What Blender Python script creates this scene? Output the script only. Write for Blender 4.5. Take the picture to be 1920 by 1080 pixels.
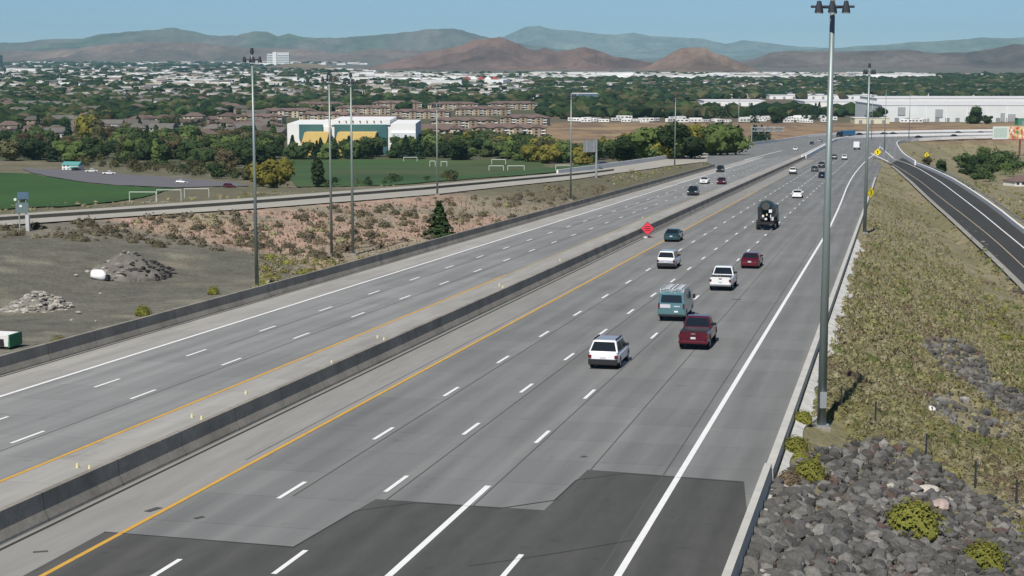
import bpy, bmesh, math, random
import numpy as np
from mathutils import Vector, Matrix
random.seed(7); RNG = np.random.default_rng(7)
for o in list(bpy.data.objects): bpy.data.objects.remove(o)
SC = bpy.context.scene
# ------------------------------------------------------------------ camera, sky, sun, exposure
FPX = 3100.0                      # focal length in pixels of a 1920 wide frame
CAMZ = 15.03
PITCH = math.atan(440 / FPX)
cam = bpy.data.cameras.new('camera'); camo = bpy.data.objects.new('camera', cam); SC.collection.objects.link(camo)
cam.sensor_width = 36; cam.lens = 36 * FPX / 1920; cam.clip_start = 0.5; cam.clip_end = 90000
camo.location = (0, 0, CAMZ); camo.rotation_euler = (math.pi / 2 - PITCH, 0, 0)
SC.camera = camo
SUN_AZ, SUN_EL = math.radians(18), math.radians(50)      # direction the light travels, yaw to the right of +Y
W = bpy.data.worlds.new('World'); SC.world = W; W.use_nodes = True
nt = W.node_tree; nt.nodes.clear()
sky = nt.nodes.new('ShaderNodeTexSky'); sky.sky_type = 'NISHITA'; sky.sun_disc = False
sky.sun_elevation = SUN_EL; sky.sun_rotation = SUN_AZ + math.pi
sky.altitude = 3500; sky.air_density = 1.0; sky.dust_density = 0.15; sky.ozone_density = 9.0
bg = nt.nodes.new('ShaderNodeBackground'); bg.inputs[1].default_value = 0.07
out = nt.nodes.new('ShaderNodeOutputWorld')
nt.links.new(sky.outputs[0], bg.inputs[0]); nt.links.new(bg.outputs[0], out.inputs[0])
sun = bpy.data.lights.new('sun', 'SUN'); sun.energy = 4.6; sun.angle = math.radians(0.53); sun.color = (1, 0.95, 0.88)
suno = bpy.data.objects.new('sun', sun); SC.collection.objects.link(suno)
sd = Vector((math.sin(SUN_AZ) * math.cos(SUN_EL), math.cos(SUN_AZ) * math.cos(SUN_EL), -math.sin(SUN_EL)))
suno.rotation_euler = sd.to_track_quat('-Z', 'Y').to_euler()
SC.view_settings.view_transform = 'Standard'; SC.view_settings.look = 'None'
SC.view_settings.exposure = 0.1; SC.view_settings.gamma = 1.0; SC.view_settings.use_curve_mapping = False
SC.cycles.use_denoising = True
SC.cycles.max_bounces = 6; SC.cycles.volume_bounces = 1; SC.cycles.diffuse_bounces = 3
COL = SC.collection
# ------------------------------------------------------------------ helpers
def tag(o, label=None, cat=None, group=None, kind=None):
    if label: o['label'] = label
    if cat: o['category'] = cat
    if group: o['group'] = group
    if kind: o['kind'] = kind
    return o
def empty(name, loc=(0, 0, 0), rz=0):
    o = bpy.data.objects.new(name, None); COL.objects.link(o); o.location = loc; o.rotation_euler = (0, 0, rz)
    o.empty_display_size = 0.2
    return o
def link(name, me, parent=None, mat=None):
    if mat is not None and not me.materials: me.materials.append(mat)
    o = bpy.data.objects.new(name, me); COL.objects.link(o)
    if parent: o.parent = parent
    return o
def mesh(name, v, f, mat=None, smooth=False):
    me = bpy.data.meshes.new(name); me.from_pydata([tuple(p) for p in v], [], [tuple(q) for q in f]); me.update()
    if mat: me.materials.append(mat)
    if smooth: me.polygons.foreach_set('use_smooth', [True] * len(me.polygons))
    return me
class MB:
    """collects simple shapes, then becomes ONE mesh"""
    def __init__(s): s.v = []; s.f = []
    def add(s, v, f):
        n = len(s.v); s.v += [tuple(p) for p in v]; s.f += [tuple(i + n for i in q) for q in f]; return s
    def box(s, x0, x1, y0, y1, z0, z1, taper=0, ty=None):
        t = taper; u = taper if ty is None else ty
        v = [(x0, y0, z0), (x1, y0, z0), (x1, y1, z0), (x0, y1, z0), (x0 + t, y0 + u, z1), (x1 - t, y0 + u, z1), (x1 - t, y1 - u, z1), (x0 + t, y1 - u, z1)]
        return s.add(v, [(0, 3, 2, 1), (4, 5, 6, 7), (0, 1, 5, 4), (1, 2, 6, 5), (2, 3, 7, 6), (3, 0, 4, 7)])
    def cyl(s, p0, p1, r0, r1=None, n=10, cap=True):
        p0 = Vector(p0); p1 = Vector(p1); r1 = r0 if r1 is None else r1
        d = (p1 - p0).normalized(); a = d.orthogonal().normalized(); b = d.cross(a)
        v = []
        for p, r in ((p0, r0), (p1, r1)):
            for i in range(n):
                t = 2 * math.pi * i / n; v.append(p + a * (r * math.cos(t)) + b * (r * math.sin(t)))
        f = [(i, (i + 1) % n, n + (i + 1) % n, n + i) for i in range(n)]
        if cap: f += [tuple(range(n))[::-1], tuple(range(n, 2 * n))]
        return s.add(v, f)
    def prism(s, pts, y0, y1, yf=None):
        """pts in x,z extruded along y; yf(z) scales y"""
        n = len(pts); yf = yf or (lambda x, z: 1.0)
        v = [(x, y0 * yf(x, z), z) for x, z in pts] + [(x, y1 * yf(x, z), z) for x, z in pts]
        f = [tuple(range(n)), tuple(range(n, 2 * n))[::-1]] + [(i, n + i, n + (i + 1) % n, (i + 1) % n) for i in range(n)]
        return s.add(v, f)
    def rprism(s, pts, hw, yf=None, rad=.1):
        """profile x,z carried across the width with rounded shoulders"""
        n = len(pts); yf = yf or (lambda x, z: 1.0)
        ar = sum(pts[i][0] * pts[(i + 1) % n][1] - pts[(i + 1) % n][0] * pts[i][1] for i in range(n)); sg = 1 if ar > 0 else -1
        def ins(d):
            o = []
            for i in range(n):
                (x0, z0), (x1, z1), (x2, z2) = pts[i - 1], pts[i], pts[(i + 1) % n]
                ax, az, bx, bz = x1 - x0, z1 - z0, x2 - x1, z2 - z1; la, lb = math.hypot(ax, az) + 1e-9, math.hypot(bx, bz) + 1e-9
                nx, nz = -az / la - bz / lb, ax / la + bx / lb; l = math.hypot(nx, nz) + 1e-9
                o.append((x1 + sg * nx / l * d, z1 + sg * nz / l * d))
            return o
        rings = [(-hw, rad * .8), (-hw + rad * .25, rad * .25), (-hw + rad, 0), (hw - rad, 0), (hw - rad * .25, rad * .25), (hw, rad * .8)]; v = []
        for y, d in rings: v += [(x, y * yf(x, z), z) for x, z in ins(d)]
        k = len(rings); f = [tuple(range(n)), tuple(range((k - 1) * n, k * n))[::-1]]
        f += [(r * n + i, (r + 1) * n + i, (r + 1) * n + (i + 1) % n, r * n + (i + 1) % n) for r in range(k - 1) for i in range(n)]
        return s.add(v, f)
    def me(s, name, mat, smooth=False, bevel=0):
        m = mesh(name, s.v, s.f, mat, smooth)
        bm = bmesh.new(); bm.from_mesh(m)
        bmesh.ops.recalc_face_normals(bm, faces=bm.faces)
        if bevel:
            es = [e for e in bm.edges if len(e.link_faces) == 2 and e.calc_face_angle(0) > 0.5]
            bmesh.ops.bevel(bm, geom=es, offset=bevel, segments=2, affect='EDGES', profile=0.6, clamp_overlap=True)
        bm.to_mesh(m); bm.free()
        return m
    def build(s, name, mat, parent=None, smooth=False, bevel=0):
        return link(name, s.me(name, mat, smooth, bevel), parent)
# ---- noise in numpy
def _h(ix, iy, seed):
    n = (ix.astype(np.int64) * 374761393 + iy.astype(np.int64) * 668265263 + seed * 2147483647) & 0xFFFFFFFF
    n = ((n ^ (n >> 13)) * 1274126177) & 0xFFFFFFFF
    return ((n ^ (n >> 16)) & 0xFFFF) / 65535.0
def vn(x, y, seed=0):
    x = np.asarray(x, float); y = np.asarray(y, float)
    ix = np.floor(x); iy = np.floor(y); fx = x - ix; fy = y - iy
    fx = fx * fx * (3 - 2 * fx); fy = fy * fy * (3 - 2 * fy)
    a = _h(ix, iy, seed); b = _h(ix + 1, iy, seed); c = _h(ix, iy + 1, seed); d = _h(ix + 1, iy + 1, seed)
    return (a * (1 - fx) + b * fx) * (1 - fy) + (c * (1 - fx) + d * fx) * fy
def fbm(x, y, seed=0, o=4):
    r = 0; a = 0.5; t = 0
    for i in range(o):
        r = r + a * vn(np.asarray(x) * 2 ** i, np.asarray(y) * 2 ** i, seed + i); t += a; a *= .5
    return r / t
def ridged(x, y, seed=0, o=4):
    r = 0; a = 0.5; t = 0
    for i in range(o):
        r = r + a * (1 - np.abs(2 * vn(np.asarray(x) * 2 ** i, np.asarray(y) * 2 ** i, seed + i) - 1)); t += a; a *= .5
    return r / t
def sst(a, b, x):
    t = np.clip((x - a) / (b - a), 0, 1); return t * t * (3 - 2 * t)
# ---- surfaces.  Road frame: s along the freeway, v to its right
CY, SY = 3115 / math.hypot(725, 3115), 725 / math.hypot(725, 3115)
V0 = .48      # the road frame's origin, measured to the right of the camera foot
def sv(s, v): v = v + V0; return (s * SY + v * CY, s * CY - v * SY)
def R(x, y):
    y = np.asarray(y, float)
    return np.where(y < 950, -0.03653 * np.maximum(y, -400), -0.03653 * 950 - 0.012 * (y - 950))
def Rleft(x, y): return R(x, y) + 2.2 * sst(480, 230, np.asarray(y, float))
def Rramp(x, y): return R(x, y) - np.interp(y, [60, 150, 200, 300, 400, 470, 520], [8.5, 6.8, 5.4, 3.0, 1.1, .3, 0])
CP, SP = math.cos(PITCH), math.sin(PITCH)
def ray(px, py):
    u = (px - 960) / FPX; w = (540 - py) / FPX
    return u, CP + w * SP, -SP + w * CP
def on(px, py, f=R, dz=0.0):
    """where the sight line meets the surface f"""
    a, b, c = ray(px, py); ts = np.geomspace(20, 60000, 900)
    z = CAMZ + c * ts - f(a * ts, b * ts) - dz
    i = int(np.argmax(z < 0)); lo, hi = ts[max(i - 1, 0)], ts[i]
    for _ in range(30):
        m = (lo + hi) / 2
        if CAMZ + c * m - float(f(a * m, b * m)) - dz > 0: lo = m
        else: hi = m
    return (a * lo, b * lo)
P_MAIN = [sv(-400, -51.6), sv(200, -51.6), sv(430, -51.6), on(1335, 308)] + [on(*p) for p in
    [(1300, 300), (1250, 297.5), (1330, 283), (1440, 266.5), (1500, 257.5), (1560, 251.5), (1620, 249), (1700, 247.5), (1860, 245), (1990, 243.5), (2200, 242)]] + [on(*p) for p in
    [(2200, 253), (1990, 255), (1860, 257.5), (1730, 262), (1693, 265.5), (1680, 270), (1692, 296), (1668, 308), (1650, 298), (1636, 296)]] + [sv(520, -5.05), sv(300, -5.05), sv(-400, -5.05)]
P_LEFT = [on(*p, f=Rleft) for p in [(-700, 478), (-300, 446), (0, 423), (240, 406), (480, 391), (700, 374), (820, 364), (1070, 337), (1160, 324), (1250, 311.5), (1325, 303),
    (1330, 286), (1250, 296.5), (1160, 310), (1070, 322), (820, 345), (700, 354), (480, 370.5), (240, 387), (0, 403), (-300, 424), (-700, 452)]]
P_RAMP = [on(*p, f=Rramp) for p in [(1668, 308), (1715, 345), (1752, 380), (1802, 425), (1865, 482), (1990, 610), (2150, 800),
    (2350, 800), (2080, 560), (1920, 437), (1865, 392), (1815, 357), (1765, 328), (1715, 308), (1692, 296)]]
P_LOT = [sv(20, -52), sv(140, -52), sv(160, -57), sv(175, -72), sv(183, -95), sv(190, -150), sv(100, -150), sv(20, -150)]
def pdist(X, Y, poly):
    """distance outside a polygon, 0 inside"""
    d = np.full(X.shape, 1e9); ins = np.zeros(X.shape, bool); n = len(poly)
    for i in range(n):
        x0, y0 = poly[i]; x1, y1 = poly[(i + 1) % n]
        dx, dy = x1 - x0, y1 - y0; L = dx * dx + dy * dy + 1e-9
        t = np.clip(((X - x0) * dx + (Y - y0) * dy) / L, 0, 1)
        d = np.minimum(d, np.hypot(X - x0 - t * dx, Y - y0 - t * dy))
        c = ((y0 > Y) != (y1 > Y)); xi = x0 + (Y - y0) * dx / (dy if abs(dy) > 1e-9 else 1e-9)
        ins ^= c & (X < xi)
    return np.where(ins, 0, d)
def inside(X, Y, poly): return pdist(np.asarray(X, float), np.asarray(Y, float), poly) == 0
def Nat(X, Y):
    v = X * CY - Y * SY
    L = np.interp(Y, [-200, 0, 100, 190, 235, 300, 435, 600, 850, 1150, 1500], [3, -2.2, -5.9, -9.6, -13, -17.5, -24.5, -32.5, -42.5, -46.5, -48])
    Rt = np.interp(Y, [-200, 0, 60, 200, 400, 650, 1000, 1500], [-3, -6.5, -8.5, -15, -23, -33, -44, -48])
    k = sst(-35, -5, v); z = L * (1 - k) + Rt * k
    lft = sst(-60, -75, v) * sst(120, 60, np.abs(Y - 900))
    return z + (fbm(X / 40, Y / 40, 3) - .5) * np.interp(Y, [0, 150, 500, 1500, 40000], [.8, 1.2, 1.5, 2, 2])
def Hf(X, Y):
    X = np.asarray(X, float); Y = np.asarray(Y, float)
    z = Nat(X, Y)
    dm = pdist(X, Y, P_MAIN); dl = pdist(X, Y, P_LEFT); dr = pdist(X, Y, P_RAMP); dp = pdist(X, Y, P_LOT)
    left = (X * CY - Y * SY) < -30
    c = [(R(X, Y) - .12 - dm * np.where(left, .2, .34)), Rleft(X, Y) - .12 - dl * .105, Rramp(X, Y) - .12 - dr * .3, R(X, Y) - 1.7 - dp * .2]
    for q in c: z = np.maximum(z, q)
    near = np.minimum(np.minimum(dm, dl), dr)
    bump = (fbm(X / 3.2, Y / 3.2, 11, 3) - .5) * .55 * np.clip(near / 4, 0, 1) * np.clip(dp / 5 + .12, 0, 1)
    z = z + np.where(Y < 700, bump, 0)
    z = np.where(dp == 0, np.minimum(z, 1e9), z)
    for d, f in ((dl, Rleft), (dr, Rramp), (dm, R)):
        z = np.where(d == 0, f(X, Y) - .12, z)
    return z
AZ = np.radians(np.concatenate([np.linspace(-180, -44, 50), np.linspace(-40, 40, 600), np.linspace(44, 180, 50)]))
RR = np.concatenate([[.5, 1.5, 3, 4.6, 6.2], np.geomspace(8, 42000, 620)])
def _f(arr, q):
    i = int(np.searchsorted(arr, q)) - 1; i = min(max(i, 0), len(arr) - 2)
    return i, min(max((q - arr[i]) / (arr[i + 1] - arr[i]), 0), 1)
GA, GR = np.meshgrid(AZ, RR)
GX, GY = GR * np.sin(GA), GR * np.cos(GA)
GZ = Hf(GX, GY)
def gz(x, y):
    """ground height at x, y"""
    i0, fi = _f(AZ, math.atan2(x, y)); j0, fj = _f(RR, math.hypot(x, y))
    return float((GZ[j0, i0] * (1 - fi) + GZ[j0, i0 + 1] * fi) * (1 - fj) + (GZ[j0 + 1, i0] * (1 - fi) + GZ[j0 + 1, i0 + 1] * fi) * fj)
def at(px, py):
    """where the sight line of a picture point meets the ground"""
    u, w, c = ray(px, py); h = math.hypot(u, w); k = c / h; a = math.atan2(u, w)
    i0, fi = _f(AZ, a)
    col = GZ[:, i0] * (1 - fi) + GZ[:, i0 + 1] * fi; d = CAMZ + k * RR - col
    n = np.nonzero(d < 0)[0]; j = int(n[0]) if len(n) else len(RR) - 1
    j = max(j, 1); t = d[j - 1] / (d[j - 1] - d[j] + 1e-12); r = RR[j - 1] + t * (RR[j] - RR[j - 1])
    x, y = r * math.sin(a), r * math.cos(a)
    return Vector((x, y, gz(x, y)))
# ------------------------------------------------------------------ materials
MATS = {}
def mat(name, col=(.5, .5, .5), rough=.8, noise=0.0, scale=1.0, bump=0.0, bscale=None, metal=0, coat=0, attr=None, col2=None, stretch=None, spec=.4, objrand=0.0, fine=0.0, fscale=30):
    if name in MATS: return MATS[name]
    m = bpy.data.materials.new(name); m.use_nodes = True; n = m.node_tree; b = n.nodes['Principled BSDF']; L = n.links.new
    b.inputs['Roughness'].default_value = rough; b.inputs['Metallic'].default_value = metal
    b.inputs['Specular IOR Level'].default_value = spec
    if coat: b.inputs['Coat Weight'].default_value = coat; b.inputs['Coat Roughness'].default_value = .08
    tc = n.nodes.new('ShaderNodeTexCoord'); mp = n.nodes.new('ShaderNodeMapping'); L(tc.outputs['Object'], mp.inputs[0])
    if stretch: mp.vector_type = 'TEXTURE'; mp.inputs['Rotation'].default_value = (0, 0, -math.atan2(SY, CY)); mp.inputs['Scale'].default_value = tuple(1 / q for q in stretch)
    if attr:
        ca = n.nodes.new('ShaderNodeAttribute'); ca.attribute_name = attr; src = ca.outputs['Color']
    else:
        rgb = n.nodes.new('ShaderNodeRGB'); rgb.outputs[0].default_value = (*col, 1); src = rgb.outputs[0]
    def mulnoise(src, scale, amt, det):
        nz = n.nodes.new('ShaderNodeTexNoise'); nz.inputs['Scale'].default_value = scale; nz.inputs['Detail'].default_value = det; nz.inputs['Roughness'].default_value = .65
        L(mp.outputs[0], nz.inputs['Vector'])
        mr = n.nodes.new('ShaderNodeMapRange'); mr.inputs['From Min'].default_value = .3; mr.inputs['From Max'].default_value = .7
        mr.inputs['To Min'].default_value = 1 - amt; mr.inputs['To Max'].default_value = 1 + amt; L(nz.outputs['Fac'], mr.inputs['Value'])
        vm = n.nodes.new('ShaderNodeVectorMath'); vm.operation = 'SCALE'; L(src, vm.inputs[0]); L(mr.outputs[0], vm.inputs['Scale'])
        return vm.outputs[0], nz
    if col2:
        nz2 = n.nodes.new('ShaderNodeTexNoise'); nz2.inputs['Scale'].default_value = scale * .6; nz2.inputs['Detail'].default_value = 5; L(mp.outputs[0], nz2.inputs['Vector'])
        cr = n.nodes.new('ShaderNodeMapRange'); cr.inputs['From Min'].default_value = .42; cr.inputs['From Max'].default_value = .58; L(nz2.outputs['Fac'], cr.inputs['Value'])
        mx = n.nodes.new('ShaderNodeMix'); mx.data_type = 'RGBA'; L(cr.outputs[0], mx.inputs['Factor']); L(src, mx.inputs['A']); mx.inputs['B'].default_value = (*col2, 1); src = mx.outputs['Result']
    if noise: src, _ = mulnoise(src, scale, noise, 6)
    if fine: src, _ = mulnoise(src, fscale, fine, 3)
    if objrand:  # each object its own tone
        oi = n.nodes.new('ShaderNodeObjectInfo'); mr = n.nodes.new('ShaderNodeMapRange'); mr.inputs['To Min'].default_value = 1 - objrand; mr.inputs['To Max'].default_value = 1 + objrand
        L(oi.outputs['Random'], mr.inputs['Value']); vm = n.nodes.new('ShaderNodeVectorMath'); vm.operation = 'SCALE'; L(src, vm.inputs[0]); L(mr.outputs[0], vm.inputs['Scale']); src = vm.outputs[0]
    L(src, b.inputs['Base Color'])
    if bump:
        nb = n.nodes.new('ShaderNodeTexNoise'); nb.inputs['Scale'].default_value = bscale or scale * 4; nb.inputs['Detail'].default_value = 5; L(mp.outputs[0], nb.inputs['Vector'])
        bu = n.nodes.new('ShaderNodeBump'); bu.inputs['Strength'].default_value = .6; bu.inputs['Distance'].default_value = bump; L(nb.outputs['Fac'], bu.inputs['Height']); L(bu.outputs[0], b.inputs['Normal'])
    MATS[name] = m; return m
M_ground = mat('soil', attr='Col', rough=.95, noise=.28, scale=.35, fine=.3, fscale=3.0, bump=.25, bscale=2.0)
M_pave = mat('road_concrete', (.186, .189, .180), .85, .10, .05, stretch=(1, .06, 1), fine=.07, fscale=1.2, bump=.01, bscale=8)
M_shoulder = mat('shoulder_concrete', (.335, .325, .295), .9, .09, .06, stretch=(1, .1, 1), fine=.08, fscale=1.5)
def slab_detail(m, slab=1.0, path=1.0):
    n = m.node_tree; L = n.links.new; b = n.nodes['Principled BSDF']; src = b.inputs['Base Color'].links[0].from_socket
    tc = n.nodes.new('ShaderNodeTexCoord'); mp = n.nodes.new('ShaderNodeMapping'); mp.vector_type = 'TEXTURE'; mp.inputs['Rotation'].default_value = (0, 0, -math.atan2(SY, CY)); L(tc.outputs['Object'], mp.inputs[0])
    sp = n.nodes.new('ShaderNodeSeparateXYZ'); L(mp.outputs[0], sp.inputs[0])
    def M(op, a, b_=None, c=None):
        q = n.nodes.new('ShaderNodeMath'); q.operation = op
        for i, w in enumerate((a, b_, c)):
            if w is None: continue
            if isinstance(w, (int, float)): q.inputs[i].default_value = w
            else: L(w, q.inputs[i])
        return q.outputs[0]
    u = M('DIVIDE', M('ADD', sp.outputs[0], 27.45 - V0), 3.69); t = M('DIVIDE', sp.outputs[1], 4.6)
    wn = n.nodes.new('ShaderNodeTexWhiteNoise'); wn.noise_dimensions = '2D'; cb = n.nodes.new('ShaderNodeCombineXYZ'); L(M('FLOOR', u), cb.inputs[0]); L(M('FLOOR', t), cb.inputs[1]); L(cb.outputs[0], wn.inputs['Vector'])
    f = M('ADD', M('MULTIPLY', M('SUBTRACT', wn.outputs['Value'], .5), .13 * slab), 1.0)
    wp = M('MULTIPLY', M('COSINE', M('MULTIPLY', u, 4 * math.pi)), .06 * path)      # darker where the wheels run
    lw = M('MULTIPLY', M('COSINE', M('MULTIPLY', u, 2 * math.pi)), .035 * path)     # oil down the middle of each lane
    jf = M('FRACT', t); j = M('MULTIPLY', M('LESS_THAN', jf, .012), .28 * slab)
    ln = n.nodes.new('ShaderNodeTexNoise'); ln.inputs['Scale'].default_value = 1.0; ln.inputs['Detail'].default_value = 4; m2 = n.nodes.new('ShaderNodeVectorMath'); m2.operation = 'MULTIPLY'; m2.inputs[1].default_value = (.9, .035, 1); L(mp.outputs[0], m2.inputs[0]); L(m2.outputs[0], ln.inputs['Vector'])
    st = M('MULTIPLY', M('SUBTRACT', ln.outputs['Fac'], .5), .52)
    dr = n.nodes.new('ShaderNodeTexNoise'); dr.inputs['Scale'].default_value = .9; dr.inputs['Detail'].default_value = 2; L(tc.outputs['Object'], dr.inputs['Vector'])
    spot = M('MULTIPLY', M('GREATER_THAN', dr.outputs['Fac'], .70), .12)
    f = M('SUBTRACT', M('SUBTRACT', M('ADD', M('ADD', M('ADD', f, wp), lw), st), j), spot)
    vm = n.nodes.new('ShaderNodeVectorMath'); vm.operation = 'SCALE'; L(src, vm.inputs[0]); L(f, vm.inputs['Scale']); L(vm.outputs[0], b.inputs['Base Color'])
M_south = mat('southbound_concrete', (.232, .235, .224), .85, .10, .05, stretch=(1, .06, 1), fine=.07, fscale=1.2)
slab_detail(M_pave); slab_detail(M_south, 1, .8); slab_detail(M_shoulder, 1.0, .3)
M_patch = mat('asphalt', (.080, .081, .073), .85, .12, .12, stretch=(1, .2, 1), fine=.10, fscale=2)
slab_detail(M_patch, .0, 1.0)
M_ramp = mat('ramp_asphalt', (.045, .045, .04), .85, .15, .12, stretch=(1, .2, 1), fine=.1, fscale=2)
M_beige = mat('beige_concrete', (.37, .355, .30), .9, .1, .08, fine=.08, fscale=2)
M_white = mat('white_paint', (.82, .82, .80), .7, .06, 1.5)
M_yellow = mat('yellow_paint', (.62, .36, .06), .7, .12, 1.5)
M_joint = mat('tar_joint', (.04, .04, .04), .9); M_seam = mat('filled_joint', (.10, .10, .095), .9)
M_conc = mat('barrier_concrete', (.26, .24, .20), .9, .28, .35, fine=.12, fscale=4, bump=.01, bscale=6)
M_paleconc = mat('pale_concrete', (.76, .75, .73), .85, .08, .6)
# ------------------------------------------------------------------ ground
def colour_ground():
    X, Y = GX, GY; v = X * CY - Y * SY
    C = np.zeros(X.shape + (3,))
    def put(mask, col):
        mask = np.clip(mask, 0, 1)[..., None]; C[:] = C * (1 - mask) + np.array(col) * mask
    n1 = fbm(X / 18, Y / 18, 21); n2 = fbm(X / 6, Y / 6, 31); nbig = fbm(X / 160, Y / 160, 41)
    put(np.ones(X.shape), (.11, .10, .06))
    put(sst(.5, .6, nbig) * (Y > 1200), (.13, .10, .065))
    rt = sst(-20, -5, v) * (Y < 1100)
    put(rt, (.235, .21, .12)); put(rt * sst(.48, .62, n1) * .6, (.155, .145, .065)); put(rt * sst(.5, .7, n2) * .5, (.27, .22, .15))
    lf = sst(-45, -52, v) * (Y < 900)
    put(lf, (.26, .225, .16)); put(lf * sst(.46, .58, n1) * .8, (.40, .265, .20)); put(lf * sst(.55, .7, n2) * .5, (.31, .265, .17))
    lot = sst(5, 0, pdist(X, Y, P_LOT) + (n2 - .5) * 7); put(lot, (.125, .12, .092)); put(lot * sst(.45, .6, n1) * .5, (.185, .175, .135)); put(lot * sst(.60, .68, fbm(X / 9 + 3, Y / 3.5, 61)) * .6, (.25, .235, .17))
    # dry field beyond the curve and the strip by the town
    U = X / np.maximum(Y, 1) * 3100 + 960; V = 100 + (CAMZ - GZ) / np.maximum(Y, 1) * 3100
    f = sst(985, 1040, U) * sst(226, 232, V + (n1 - .5) * 4) * sst(275, 255, V) * (Y > 950)
    put(f, (.27, .185, .10)); put(f * sst(.45, .6, n1), (.17, .115, .075)); put(f * sst(.55, .7, fbm(X / 90, Y / 25, 55)), (.34, .25, .13))
    g = sst(110, 300, U) * 0
    put(lf * sst(255, 300, Y) * .9, (.115, .11, .06)); put(lf * sst(255, 300, Y) * sst(.55, .65, n1) * .6, (.20, .17, .12))
    put((Y > 900) * (U < 1000) * .8, (.075, .085, .04))
    put((Y > 3500) * .8, (.13, .12, .10))
    return C
gc = colour_ground()
nr, na = GX.shape
vv = np.stack([GX, GY, GZ], -1).reshape(-1, 3)
idx = np.arange(nr * na).reshape(nr, na)
ff = np.stack([idx[:-1, :-1], idx[:-1, 1:], idx[1:, 1:], idx[1:, :-1]], -1).reshape(-1, 4)[:, ::-1]
me = bpy.data.meshes.new('ground'); me.vertices.add(len(vv)); me.vertices.foreach_set('co', vv.ravel())
me.loops.add(ff.size); me.loops.foreach_set('vertex_index', ff.ravel()); me.polygons.add(len(ff)); me.polygons.foreach_set('loop_start', np.arange(len(ff)) * 4)
me.update(calc_edges=True); me.polygons.foreach_set('use_smooth', [True] * len(ff))
ca = me.color_attributes.new('Col', 'FLOAT_COLOR', 'POINT'); ca.data.foreach_set('color', np.concatenate([gc.reshape(-1, 3), np.ones((nr * na, 1))], 1).ravel())
me.materials.append(M_ground)
ground = tag(link('ground', me), kind='structure')
# ------------------------------------------------------------------ draped sheets and ribbons
def drape(name, poly, f, dz, m, parent=None, step=25, kind='structure'):
    bm = bmesh.new(); vs = [bm.verts.new((x, y, 0)) for x, y in poly]; bm.faces.new(vs)
    ys = [p[1] for p in poly]; y = min(ys) + step
    while y < max(ys):
        bmesh.ops.bisect_plane(bm, geom=bm.verts[:] + bm.edges[:] + bm.faces[:], plane_co=(0, y, 0), plane_no=(0, 1, 0)); y += step
    xs = [p[0] for p in poly]; x = min(xs) + step * 2
    while f is not R and x < max(xs):
        bmesh.ops.bisect_plane(bm, geom=bm.verts[:] + bm.edges[:] + bm.faces[:], plane_co=(x, 0, 0), plane_no=(1, 0, 0)); x += step * 2
    bmesh.ops.triangulate(bm, faces=bm.faces)
    for w in bm.verts: w.co.z = float(f(w.co.x, w.co.y)) + dz
    bmesh.ops.recalc_face_normals(bm, faces=bm.faces)
    if sum(q.normal.z for q in bm.faces) < 0: bmesh.ops.reverse_faces(bm, faces=bm.faces)
    me = bpy.data.meshes.new(name); bm.to_mesh(me); bm.free(); me.materials.append(m)
    o = link(name, me, parent)
    if parent is None and kind: tag(o, kind=kind)
    return o
def resample(pts, step):
    out = [pts[0]]
    for a, b in zip(pts[:-1], pts[1:]):
        n = max(1, int(math.dist(a, b) / step))
        out += [(a[0] + (b[0] - a[0]) * k / n, a[1] + (b[1] - a[1]) * k / n) for k in range(1, n + 1)]
    return out
def smooth_path(pts, step, it=2):
    for _ in range(it):
        q = [pts[0]]
        for a, b in zip(pts[:-1], pts[1:]):
            q += [(a[0] * .75 + b[0] * .25, a[1] * .75 + b[1] * .25), (a[0] * .25 + b[0] * .75, a[1] * .25 + b[1] * .75)]
        pts = q + [pts[-1]]
    return resample(pts, step)
def sweep(name, pts, prof, f, m, parent=None, closed=True, base=0.0):
    """profile (right offset, height) carried along a ground path"""
    n = len(prof); v = []; F = []
    for i, p in enumerate(pts):
        a = pts[max(i - 1, 0)]; b = pts[min(i + 1, len(pts) - 1)]; dx, dy = b[0] - a[0], b[1] - a[1]; l = math.hypot(dx, dy) or 1
        nx, ny = dy / l, -dx / l; z = float(f(p[0], p[1])) + base
        v += [(p[0] + nx * o, p[1] + ny * o, z + h) for o, h in prof]
    for i in range(len(pts) - 1):
        for k in range(n if closed else n - 1):
            F.append((i * n + k, i * n + (k + 1) % n, (i + 1) * n + (k + 1) % n, (i + 1) * n + k))
    if closed: F += [tuple(range(n))[::-1], tuple(range((len(pts) - 1) * n, len(pts) * n))]
    me = mesh(name, v, F, m)
    bm = bmesh.new(); bm.from_mesh(me); bmesh.ops.recalc_face_normals(bm, faces=bm.faces)
    if not closed and sum(q.normal.z for q in bm.faces) < 0: bmesh.ops.reverse_faces(bm, faces=bm.faces)
    bm.to_mesh(me); bm.free()
    return link(name, me, parent)
def strip(name, pts, w, f, dz, m, parent): return sweep(name, pts, [(-w / 2, 0), (w / 2, 0)], f, m, parent, closed=False, base=dz)
def line(s0, s1, v, step=40): return resample([sv(s0, v), sv(s1, v)], step)
road = drape('freeway_pavement', P_MAIN, R, 0, M_pave, step=60)
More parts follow.
